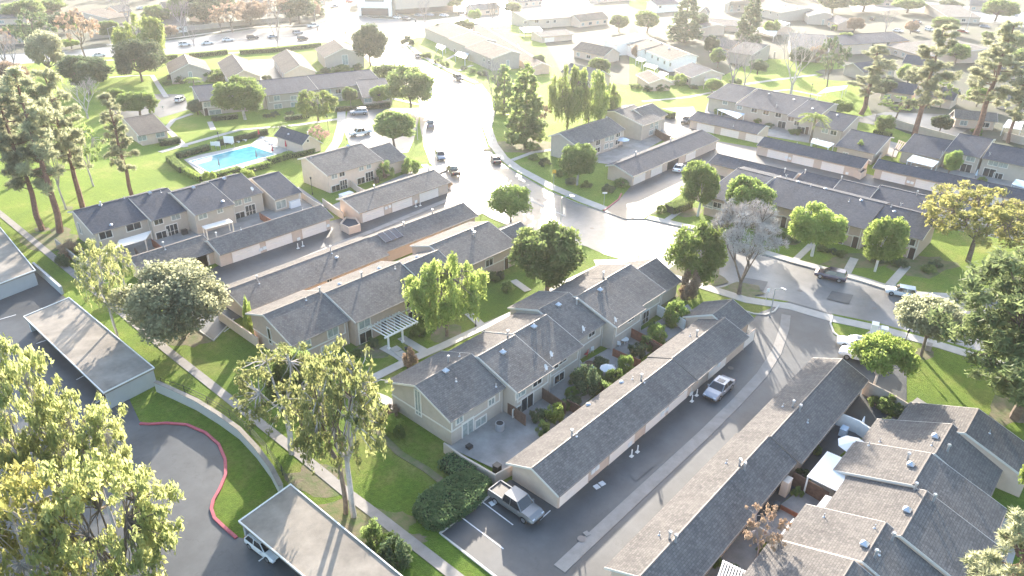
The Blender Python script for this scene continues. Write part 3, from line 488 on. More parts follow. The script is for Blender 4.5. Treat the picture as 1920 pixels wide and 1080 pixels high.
G19=row('garage_row','garage row at the right edge with long cream doors and a chequered patio cover behind','garage',[(1652,295,1955,368,(1644,316))],d='B',zr=3.7,ze=2.4,hb=2.6,wm='gwall',rm='roofb',
 gar=[(1674,337,4.9),(1739,352,4.9),(1805,372,4.9),(1860,388,4.9)],pipes=[(1852,350,'p'),(1720,310,'t')]); boxes(G19,[(1703,341),(1710,343),(1769,366)])
T18=row('terrace_house','long pale terrace behind the palm tree with four small upper windows','terrace',[
 (1362,157,1420,165,(1346,186)),(1422,167,1520,185,(1400,200)),(1520,185,1560,197,(1500,222)),(1560,206,1605,220,(1580,246))],d='B',zr=6.,ze=4.,hb=3.4,rm='roofb',
 pipes=[(1442,176,'t'),(1489,187,'t'),(1455,202,'d'),(1524,204,'t'),(1570,216,'t')],wins=[(1360,190,1.3,1.,'c'),(1388,195,1.3,1.,'c'),(1415,203,1.5,1.1,'w'),(1437,208,1.5,1.1,'w'),(1460,213,1.5,1.1,'w'),(1484,219,1.5,1.1,'w'),(1494,231,1.2,1.1,'w'),(1547,245,1.4,1.,'c'),(1563,249,1.4,1.,'w'),(1465,238,2.,1.7,'w'),(1500,251,2.,1.7,'w')],doors=[(1510,258)])
H18=row('bungalow','low dark roofed bungalow at the end of the pale terrace beside a small pergola','house',[(1598,241,1668,258,(1575,275))],d='B',zr=4.9,ze=2.8,hb=3.,rm='roofb',pipes=[],wins=[(1585,290,1.,.9,'c')])
T20=row('terrace_house','grey green terrace at the right edge below the tall pines','terrace',[(1712,252,1790,262,(1700,285),dict(zr=4.9,ze=2.8)),(1800,249,1862,262,(1788,286)),(1864,265,1990,297,(1860,300))],d='B',zr=6.,ze=4.,hb=3.,rm='roofb',
 pipes=[(1766,291,'d'),(1854,293,'d')],wins=[(1793,290,1.6,1.,'c'),(1820,298,1.6,1.,'c'),(1863,305,1.8,1.1,'c'),(1881,309,1.7,1.1,'c'),(1809,322,2.,1.8,'w'),(1852,332,2.2,1.8,'w'),(1870,334,1.6,1.2,'w')])
G17=row('garage_row','garage row beside the white parked car at the mouth of the right hand lane','garage',[(1157,310,1312,242,(1185,332))],zr=3.8,ze=2.4,hb=2.2,wm='gwall',rm='roofb',gar=[(1199,331,4.5),(1231,318,4.5),(1262,303,4.5,1),(1295,289,4.5)],pipes=[(1192,289,'b'),(1257,263,'b')])
T17=row('terrace_house','shaded two storey terrace on the far corner with a blue patio parasol behind','terrace',[(1058,252,1122,222,(1082,276)),(1105,235,1135,218,5.),(1153,208,1188,196,(1195,240)),(1190,205,1222,193,4.8)],zr=6.,ze=4.,hb=3.2,rm='roof',pipes=[(1114,224,'p'),(1138,212,'t'),(1130,278,'p')])
T13=row('terrace_house','glare lit terrace above the bend of the main street with porch posts','terrace',[(812,48,834,44,6.,dict(zr=4.6,ze=2.8)),(835,40,880,59,(816,61)),(882,60,912,74,(862,82)),(912,75,955,96,(902,102))],d='free',zr=6.2,ze=4.2,hb=3.6,rm='rooft',
 wins=[(853,96,1.4,1.1,'w'),(908,112,1.4,1.1,'w'),(917,117,1.4,1.1,'w'),(952,120,.9,2.4,'c','R')])
G13=row('garage_row','bright roofed garage row behind the terrace at the street bend','garage',[(893,46,952,75,3.6),(952,75,1010,118,3.6)],d='free',zr=3.9,ze=2.6,hb=3.2,wm='gwall',rm='rooft',pipes=[(971,86,'b'),(1007,103,'b')])
T14=row('terrace_house','washed out terrace at the top beside the brightest glare','terrace',[(964,22,1007,19,(977,39)),(1008,20,1050,17,(1017,36))],d='free',zr=6.,ze=4.,hb=3.5,rm='roof',wins=[(985,42,1.3,1.1,'w'),(1006,40,2.,1.2,'w'),(1027,41,1.4,1.1,'w'),(1040,40,1.2,1.1,'w')])
G14=row('garage_row','small pale garage row standing below the washed out terrace','garage',[(1000,59,1060,54,(1010,70))],d='free',zr=3.8,ze=2.5,hb=2.5,wm='gwall',rm='roof',gar=[(1030,77,4.8)])
T15=row('terrace_house','white walled terrace with small patio covers right of the glare','terrace',[(1190,62,1215,72,(1180,95)),(1215,72,1245,82,(1215,100)),(1245,82,1292,101,(1262,116))],d='free',zr=6.,ze=4.1,hb=3.6,wm='white',rm='rooft',pipes=[(1220,75,'q'),(1240,82,'q'),(1254,92,'q'),(1270,93,'t')],wins=[(1210,98,1.2,1.,'w'),(1223,106,1.,1.,'w'),(1234,111,1.,1.,'w'),(1246,117,1.,1.,'w'),(1257,121,1.,1.,'w')])
H15=row('bungalow','dark roofed bungalow with a white post porch facing the green path','house',[(1298,117,1334,131,(1302,148),dict(hb=5.))],d='free',zr=5.,ze=2.9,wm='wallw',rm='roofb')
H16=row('garage_row','small pink walled garage below the white walled terrace','garage',[(1215,131,1241,147,4.),],d='free',zr=4.,ze=2.6,hb=3.6,wm='gwall',rm='rooft')
T22=row('terrace_house','hazy grey terrace at the top with an end gable and row of small windows','terrace',[(1440,0,1465,4,(1430,12)),(1465,4,1512,15,(1488,30))],d='free',zr=6.,ze=4.1,hb=3.6,rm='rooft',wins=[(1432,21,1.,1.,'w'),(1445,24,1.,1.,'w'),(1458,28,1.,1.,'w'),(1475,33,1.,1.,'w')],pipes=[(1472,10,'q'),(1495,14,'q')])
H22=row('gabled_house','small grey gabled house with one tall white window behind the bare trees','house',[(1530,8,1547,23,(1523,38),dict(hb=4.))],d='free',zr=6.,ze=4.,wins=[(1543,42,.9,2.6,'c','R')])
H23=row('bungalow','long low pink roofed garages in front of the hazy grey terrace','garage',[(1420,35,1474,48,5.)],d='free',zr=4.,ze=2.6,hb=4.,rm='rooft',wm='gwall')
T24=row('terrace_house','pink walled terrace half hidden behind the tall right hand pines','terrace',[(1572,72,1650,55,(1605,83)),(1660,66,1695,70,(1665,88),dict(zr=4.8,ze=2.8))],d='free',zr=6.,ze=4.,hb=3.6,rm='roofb',wm='gwall',wins=[(1637,84,1.3,1.1,'w'),(1665,82,1.4,1.2,'w'),(1648,99,1.2,1.8,'w'),(1658,98,1.4,1.3,'w')])
H24=row('bungalow','dark roofed bungalow standing behind the left of the three tall pines','house',[(1600,118,1662,112,(1625,135))],d='free',zr=4.9,ze=2.8,hb=4.,rm='roofb')
H25=row('bungalow','wide low roofed bungalow between the two tallest pines','house',[(1770,72,1850,92,(1740,108))],d='free',zr=5.2,ze=3.,hb=5.,rm='roof',wm='gwall')
H26=row('bungalow','grey bungalow on the street at the top right with a porch','house',[(1740,8,1800,10,(1750,30),dict(hb=5)),],d='free',zr=5.2,ze=3.,rm='roof')
H27=row('gabled_house','shaded gabled house behind the bare trees left of the pines','house',[(1395,78,1440,84,(1420,105))],d='free',zr=6.,ze=4.,hb=4.,rm='roof',wins=[(1452,104,.9,2.5,'c','R')])
H28=row('gabled_house','dark roofed house between the shaded gabled house and the magnolia','house',[(1480,62,1548,66,(1500,95))],d='free',zr=6.,ze=4.,hb=4.,rm='roofb',wins=[(1544,98,1.4,1.2,'w')])
H29=row('bungalow','orange walled bungalow beyond the boundary wall at the right edge','house',[(1790,205,1870,212,(1800,222))],d='free',zr=4.2,ze=2.6,hb=4.,rm='roof',wm='gwall')
H30=row('terrace_house','distant terrace between the two tall cypress trees at the top','terrace',[(1290,8,1360,20,(1300,25)),(1365,2,1440,0,(1370,10))],d='free',zr=6.,ze=4.,hb=4.,rm='roof')
H31=row('garage_row','grey roofed garages with dark bays below the distant terrace','garage',[(1325,34,1395,40,(1330,45))],d='free',zr=4.,ze=2.6,hb=4.,wm='gwall',gar=[(1332,54,4.,1),(1350,57,4.,1)])
H32=row('bungalow','pale gabled bungalow just right of the big cypress','house',[(1318,38,1345,46,(1325,62))],d='free',zr=4.8,ze=3.,hb=4.5,wm='gwall',rm='rooft')
H33=row('bungalow','blue grey roofed house at the top edge in the glare','house',[(1220,0,1262,-3,(1230,10))],d='free',zr=6.,ze=4.,hb=3.5,wm='white',rm='roofb',wins=[(1238,13,1.4,1.1,'w')])
# club houses and the park side
T7=row('terrace_house','navy roofed terrace behind the pool with brown panels and cream windows','terrace',[(360,162,433,153,(367,191)),(433,154,480,151,(437,184)),(480,151,576,142,(530,176)),(576,142,692,129,(667,160))],d='free',zr=6.2,ze=4.1,hb=3.5,rm='roofb',belt=2.1,
 wins=[(388,196,1.6,1.2,'c'),(404,213,3.,1.2,'c'),(519,184,1.5,1.2,'c'),(551,184,1.6,1.2,'c'),(615,172,1.5,1.2,'c'),(634,171,1.5,1.2,'w'),(522,204,2.,1.2,'c'),(552,203,1.6,1.2,'c'),(636,190,1.5,1.2,'c')],doors=[(388,217),(662,190)])
H7=row('bungalow','navy roofed bungalow end house left of the parking court','house',[(667,150,722,147,(672,184))],d='free',zr=4.8,ze=2.7,hb=4.,rm='roofb',wins=[(690,188,2.,1.1,'c'),(724,185,1.8,1.,'c')])
H8=row('bungalow','brown roofed bungalow behind the tall pines with white windows','house',[(231,222,287,213,(246,257))],d='free',zr=4.8,ze=2.7,hb=3.5,rm='rooft',wm='gwall',wins=[(266,258,1.8,1.2,'c'),(300,250,1.8,1.1,'c')])
H9=row('clubhouse','large tan gabled clubhouse beside the palm on the park lawn','clubhouse',[(345,101,354,119,6.)],d='free',zr=6.,ze=3.4,hb=6.,rm='rooft',wins=[(357,140,.9,1.6,'c','R')])
H10=row('bungalow','second tan gabled building between the clubhouse and the long pale roof','house',[(435,101,457,131,5.)],d='free',zr=5.6,ze=3.2,hb=4.8,rm='rooft')
H11=row('bungalow','pale walled tan gabled building with a shaded side court','house',[(537,92,562,122,5.2)],d='free',zr=5.4,ze=3.,hb=5.,rm='rooft',wm='wallw')
H12=row('gabled_house','tan gabled house with one tall white panel next to the corner tree','house',[(626,74,645,90,7.)],d='free',zr=6.8,ze=4.,hb=7.,rm='rooft',wins=[(647,112,1.8,3.,'c','R')])
HP=row('pool_house','small navy roofed pool house with a posted shade and cream gable','pool house',[(527,237,580,254,(561,270))],d='free',zr=4.4,ze=2.7,hb=3.4,rm='roofb',wm='wallw',pipes=[(541,252,'t'),(577,250,'b')],wins=[(577,264,.5,.5,'g','R')])
H40=row('bungalow','sunlit roofed house with rooflights beyond the arterial road','house',[(150,22,190,16,(178,40))],d='free',zr=5.,ze=2.9,hb=5.,rm='rooft',wm='wallw',wins=[(200,55,2.,1.1,'c')])
H41=row('bungalow','brown and grey roofed house in the top left corner','house',[(0,10,60,8,(15,34))],d='free',zr=5.,ze=2.9,hb=5.,rm='roof',wm='gwall')
H42=row('bungalow','small cream gabled house behind the roadside bare tree','house',[(295,28,345,26,(310,50))],d='free',zr=4.5,ze=2.7,hb=4.,rm='rooft',wm='white')
H43=row('bungalow','low house at the top left between the park trees','house',[(60,-4,110,-6,(75,12))],d='free',zr=5.,ze=2.9,hb=5.,rm='roof',wm='gwall')
# ---------------- trees
import numpy as np
def leafcloud(name,P,size,m,elong=1.6,droop=0.,seed=1,out=None,thin=1.):
    g=np.random.default_rng(seed); n=len(P); P=np.asarray(P,float)
    a=g.normal(size=(n,3)); a[:,2]-=droop*1.6; a/=np.linalg.norm(a,axis=1)[:,None]
    if out is not None: a=a*.55+out*.9; a/=np.linalg.norm(a,axis=1)[:,None]
    b=np.cross(a,g.normal(size=(n,3))); b/=np.linalg.norm(b,axis=1)[:,None]
    s=size*g.uniform(.55,1.35,size=(n,1)); L=s*elong/2; w=s*thin/2
    V=np.stack([P-a*L,P+b*w-a*L*.1,P+a*L,P-b*w+a*L*.1],axis=1).reshape(-1,3)
    me=bpy.data.meshes.new(name); me.vertices.add(4*n); me.vertices.foreach_set('co',V.astype('f').ravel()); me.loops.add(4*n); me.loops.foreach_set('vertex_index',np.arange(4*n,dtype='i'))
    me.polygons.add(n); me.polygons.foreach_set('loop_start',np.arange(0,4*n,4,dtype='i')); me.polygons.foreach_set('loop_total',np.full(n,4,dtype='i'))
    me.materials.append(m); me.update(); me.validate(); return me
def limb(mb,p,q,r0,r1,r,segs=3,wob=.12):
    p=Vector(p);q=Vector(q);L=(q-p).length; pr=p; n=segs
    for i in range(1,n+1):
        t=i/n; c=p.lerp(q,t)+(Vector([r.uniform(-1,1) for _ in range(3)])*L*wob*(1-t) if i<n else Vector()); mb.tube(pr,c,r0+(r1-r0)*(i-1)/n,r0+(r1-r0)*t,6 if r0>.06 else 4,0,False); pr=c
PROTO={}
def proto(kind):
    """unit prototypes, trunk and crown meshes; returns (trunk_me,crown_me,height,radius)"""
    if kind in PROTO: return PROTO[kind]
    k,_,sd=kind.partition('#'); sd=int(sd or 1); r=random.Random(sd*31+len(k)); g=np.random.default_rng(sd*7+len(k)); T=MB(); C=[]; pts=[]; outs=[]
    H_,R_=8.,3.6
    def clumps(cs,per,fl=.8):
        for c,rad in cs:
            n=int(per*rad*rad); d=g.normal(size=(n,3)); d/=np.linalg.norm(d,axis=1)[:,None]; q=np.array(c)+d*rad*g.uniform(.35,1.3,size=(n,1))*[1,1,fl]; pts.append(q); outs.append(d)
    if k in ('round','olive','umbrella','bush','oak'):
        H_,R_={'round':(7.5,3.3),'olive':(6.,3.6),'umbrella':(7.,4.2),'bush':(2.,1.5),'oak':(8.5,5.)}[k]
        cz,rz={'round':(.63,.37),'olive':(.6,.4),'umbrella':(.8,.2),'bush':(.45,.55),'oak':(.6,.4)}[k]; cs=[]
        N={'round':60,'olive':44,'umbrella':50,'bush':22,'oak':70}[k]
        lump=[r.uniform(.78,1.12) for _ in range(9)]
        for i in range(N):
            t=r.uniform(0,6.283); z=r.uniform(-.75,1) if k!='umbrella' else r.uniform(-.25,1); q=math.sqrt(max(0,1-z*z)); rr=r.uniform(.62,.92)*lump[int(t/6.283*9)%9]
            c=(math.cos(t)*q*R_*rr,math.sin(t)*q*R_*rr,H_*cz+z*rr*H_*rz); cs.append((c,R_*r.uniform(.17,.3)))
        if k=='umbrella': cs=[((c[0],c[1],H_*.8+(c[2]-H_*.8)*.8-.12*math.hypot(c[0],c[1])),rad) for c,rad in cs]
        clumps(cs,{'round':620,'olive':430,'umbrella':460,'bush':1300,'oak':380}[k],.85)
        fork=H_*{'round':.3,'olive':.2,'umbrella':.38,'bush':.08,'oak':.25}[k]; tr=H_*.024 if k!='bush' else .05
        limb(T,(0,0,-.3),(r.uniform(-.2,.2),r.uniform(-.2,.2),fork),tr*1.3,tr,r,3,.04)
        for c,rad in cs[::3]: limb(T,(0,0,fork*.95),c,tr*.55,tr*.12,r,3,.12)
        size={'round':.23,'olive':.22,'umbrella':.25,'bush':.13,'oak':.23}[k]; el,dr=1.5,0
    elif k in ('weep','euc','eucbig','sparse'):
        H_,R_={'weep':(9.,3.9),'euc':(12.,3.8),'eucbig':(12.,5.2),'sparse':(9.,4.)}[k]; cs=[]
        N={'weep':46,'euc':85,'eucbig':150,'sparse':60}[k]; fork=H_*{'weep':.28,'euc':.38,'eucbig':.35,'sparse':.3}[k]
        limb(T,(0,0,-.3),(r.uniform(-.3,.3),r.uniform(-.3,.3),fork),H_*.022,H_*.016,r,4,.03)
        tops=[]
        for i in range(5 if k!='eucbig' else 7):
            t=i*1.256*(5/(5 if k!='eucbig' else 7))+r.uniform(-.3,.3); q=(math.cos(t)*R_*.45,math.sin(t)*R_*.45,H_*r.uniform(.6,.8)); limb(T,(0,0,fork*.9),q,H_*.011,H_*.005,r,4,.1); tops.append(q)
        for i in range(N):
            t=r.uniform(0,6.283); z=r.uniform(-.85,1); q=math.sqrt(max(0,1-z*z)); rr=r.uniform(.6,1.08)
            c=(math.cos(t)*q*R_*rr,math.sin(t)*q*R_*rr,H_*.66+z*rr*H_*.31); cs.append((c,R_*(r.uniform(.09,.17) if k=='weep' else r.uniform(.055,.125))))
            b=min(tops,key=lambda p:(Vector(p)-Vector(c)).length); limb(T,b,c,H_*.005,H_*.0015,r,3,.15)
        clumps(cs,{'weep':260,'euc':280,'eucbig':210,'sparse':270}[k],.8)
        st=[]                                                    # hanging strands below each clump
        for c,rad in cs:
            for j in range({'weep':22,'euc':2,'eucbig':1,'sparse':0}[k]):
                x=c[0]+g.normal()*rad*.6; y=c[1]+g.normal()*rad*.6; z=c[2]-rad*.3; L=g.uniform(.5,2.6 if k=='weep' else 1.5)
                for m in range(int(L/.16)): st.append((x+g.normal()*.07,y+g.normal()*.07,max(z-m*.16,.6)))
        if st: pts.append(np.array(st))
        size={'weep':.17,'euc':.15,'eucbig':.19,'sparse':.2}[k]; el,dr={'weep':2.2,'euc':2.4,'eucbig':2.3,'sparse':1.8}[k],.9; outs=None
    elif k=='pine':
        H_,R_=18.,3.6; limb(T,(0,0,-.3),(r.uniform(-.5,.5),r.uniform(-.5,.5),H_*.97),.36,.07,r,7,.02); cs=[]
        z=H_*.3
        while z<H_*.99:
            f=(z-H_*.3)/(H_*.7); rr=R_*(1-f*.72)*r.uniform(.55,1.05)*(0.6+min(1,f*3)*.4)
            for j in range(r.choice((2,3,4))):
                t=r.uniform(0,6.283); e=(math.cos(t)*rr,math.sin(t)*rr,z+rr*r.uniform(-.05,.4)); limb(T,(0,0,z),e,.075,.025,r,3,.08)
                for m in range(max(2,int(rr*2.6))):
                    u=r.uniform(.4,1.05); cs.append(((e[0]*u+r.uniform(-.5,.5),e[1]*u+r.uniform(-.5,.5),z+(e[2]-z)*u+r.uniform(-.2,.45)),r.uniform(.32,.6)))
            z+=r.uniform(.55,1.15)
        for c,rad in cs:
            n=int(170*rad); d=g.normal(size=(n,3)); d[:,2]+=.45; d/=np.linalg.norm(d,axis=1)[:,None]; pts.append(np.array(c)+d*rad*.62); outs.append(d)
        size,el,dr=.5,1.25,0; thin=.16
    elif k=='bare':
        H_,R_=9.,4.; big=sd>6
        def br(p,d,L,rad,dep):
            q=p+d*L; T.tube(p,q,rad,rad*.66,5 if dep>3 else 3,0,False)
            if dep==0:
                if big:
                    d_=g.normal(size=(16,3)); d_/=np.linalg.norm(d_,axis=1)[:,None]; pts.append(np.array(q)+d_*.3); outs.append(d_)
                return
            for i in range((3 if dep in (5,4,2,1) else 2) if not big else (4 if dep==1 else 3)):
                nd=(d+Vector([r.uniform(-1,1) for _ in range(3)])*.62+Vector((0,0,.12))).normalized(); br(q,nd,L*r.uniform(.62,.86),max(rad*.6,.03 if big else .014),dep-1)
        for i in range(3): br(Vector((0,0,1.4)),Vector((math.cos(i*2.1)*.45,math.sin(i*2.1)*.45,1)).normalized(),2.4,.15,5)
        T.tube((0,0,-.3),(0,0,1.5),.26,.2,8,0,False); size=.42 if big else 0; el,dr,thin=1.5,0,.09
    elif k=='cas':
        H_,R_=14.,5.; cs=[]; limb(T,(0,0,-.3),(.3,.2,6.),.5,.3,r,5,.03)
        for i in range(230):
            t=r.uniform(0,6.283); z=r.uniform(-1,1); q=math.sqrt(max(0,1-z*z)); rr=r.uniform(.5,1.05)*(1-.15*math.sin(t*3+z*4)); c=(math.cos(t)*q*R_*rr,math.sin(t)*q*R_*rr,8.2+z*rr*5.8); cs.append((c,r.uniform(.4,.8)))
            if i%3==0: limb(T,(0,0,r.uniform(4,8)),c,.1,.02,r,3,.1)
        for c,rad in cs:
            n=int(480*rad*rad); d=g.normal(size=(n,3)); d[:,2]-=.9; d/=np.linalg.norm(d,axis=1)[:,None]; pts.append(np.array(c)+d*rad*g.uniform(.2,1.3,size=(n,1))); outs.append(d)
        size,el,dr=.3,1.7,.3; thin=.45
    elif k=='cone':
        H_,R_=14.,3.; T.tube((0,0,-.3),(0,0,13),.3,.05,6); cs=[]
        for i in range(120):
            z=r.uniform(.06,.98); t=r.uniform(0,6.283); q=R_*(1-z)**.6*r.uniform(.6,1); cs.append(((math.cos(t)*q,math.sin(t)*q,z*H_),.75*(1.1-z*.6)))
        clumps(cs,70); size,el,dr=.5,1.4,0
    elif k=='palm':
        H_,R_=8.,2.6; T.tube((0,0,-.3),(0,0,6.6),.24,.17,8); st=[];dd=[]
        for i in range(26):
            t=i*2.4; up=r.uniform(-.25,1.1); 
            for m in range(16):
                u=m/15; x=R_*u; z=6.7+up*u*1.6-1.9*u*u
                for s in (-1,0,1): st.append((math.cos(t)*x-math.sin(t)*s*.22*(1-u*.5),math.sin(t)*x+math.cos(t)*s*.22*(1-u*.5),z-abs(s)*.1)); dd.append((math.cos(t),math.sin(t),-.4))
        pts.append(np.array(st)); outs.append(np.array(dd)); size,el,dr=.3,2.2,0; thin=.35
    th=locals().get('thin',1.)
    tm=mesh(T,[MT['bark']],(0,0,0),True,'trunk')
    cm=None
    if size:
        P=np.concatenate(pts); O=np.concatenate(outs) if outs and len(outs)==len(pts) else None
        cm=leafcloud('crown',P,size,MT['lbroad'],el,dr,sd,O if k in ('pine','palm','bare') else None,th)
    PROTO[kind]=(tm,cm,H_,R_); return PROTO[kind]
MCACHE={}
def withmat(me,m,key):
    k=(me.name,m.name)
    if k not in MCACHE: c=me.copy(); c.materials.clear(); c.materials.append(m); MCACHE[k]=c
    return MCACHE[k]
def height_at(b,topy):
    lo,hi=0.,45.
    for _ in range(40):
        mid=(lo+hi)/2
        if proj((b.x,b.y,b.z+mid))[1]>topy: lo=mid
        else: hi=mid
    return lo
def plant(kind,bx,by,topy,wpx,label,leaf='lbroad',bark='bark',name='tree',cat='tree',group=None,h=None,tip=None,seed=None,lean=0):
    tm,cm,PH,PR=proto(kind); b=G(bx,by,ZB); hh=h or height_at(b,topy); q=(b-Vector((0,0,H))).dot(cf); rad=wpx/2*(q-hh*.6*.5)/FPX
    o=thing(name,label,cat,b,group,rz=(bx*13+by*7)%6.28,sc=(rad/PR,rad/PR,hh/PH)); 
    if lean: o.rotation_euler.x=lean
    t=bpy.data.objects.new('trunk',withmat(tm,MT[bark],'t')); COL.objects.link(t); t.parent=o
    if cm: c=bpy.data.objects.new('crown' if kind!='bush#1' else 'foliage',withmat(cm,MT[leaf],'c')); COL.objects.link(c); c.parent=o
    return o
g1='tall pines beside the west terrace'
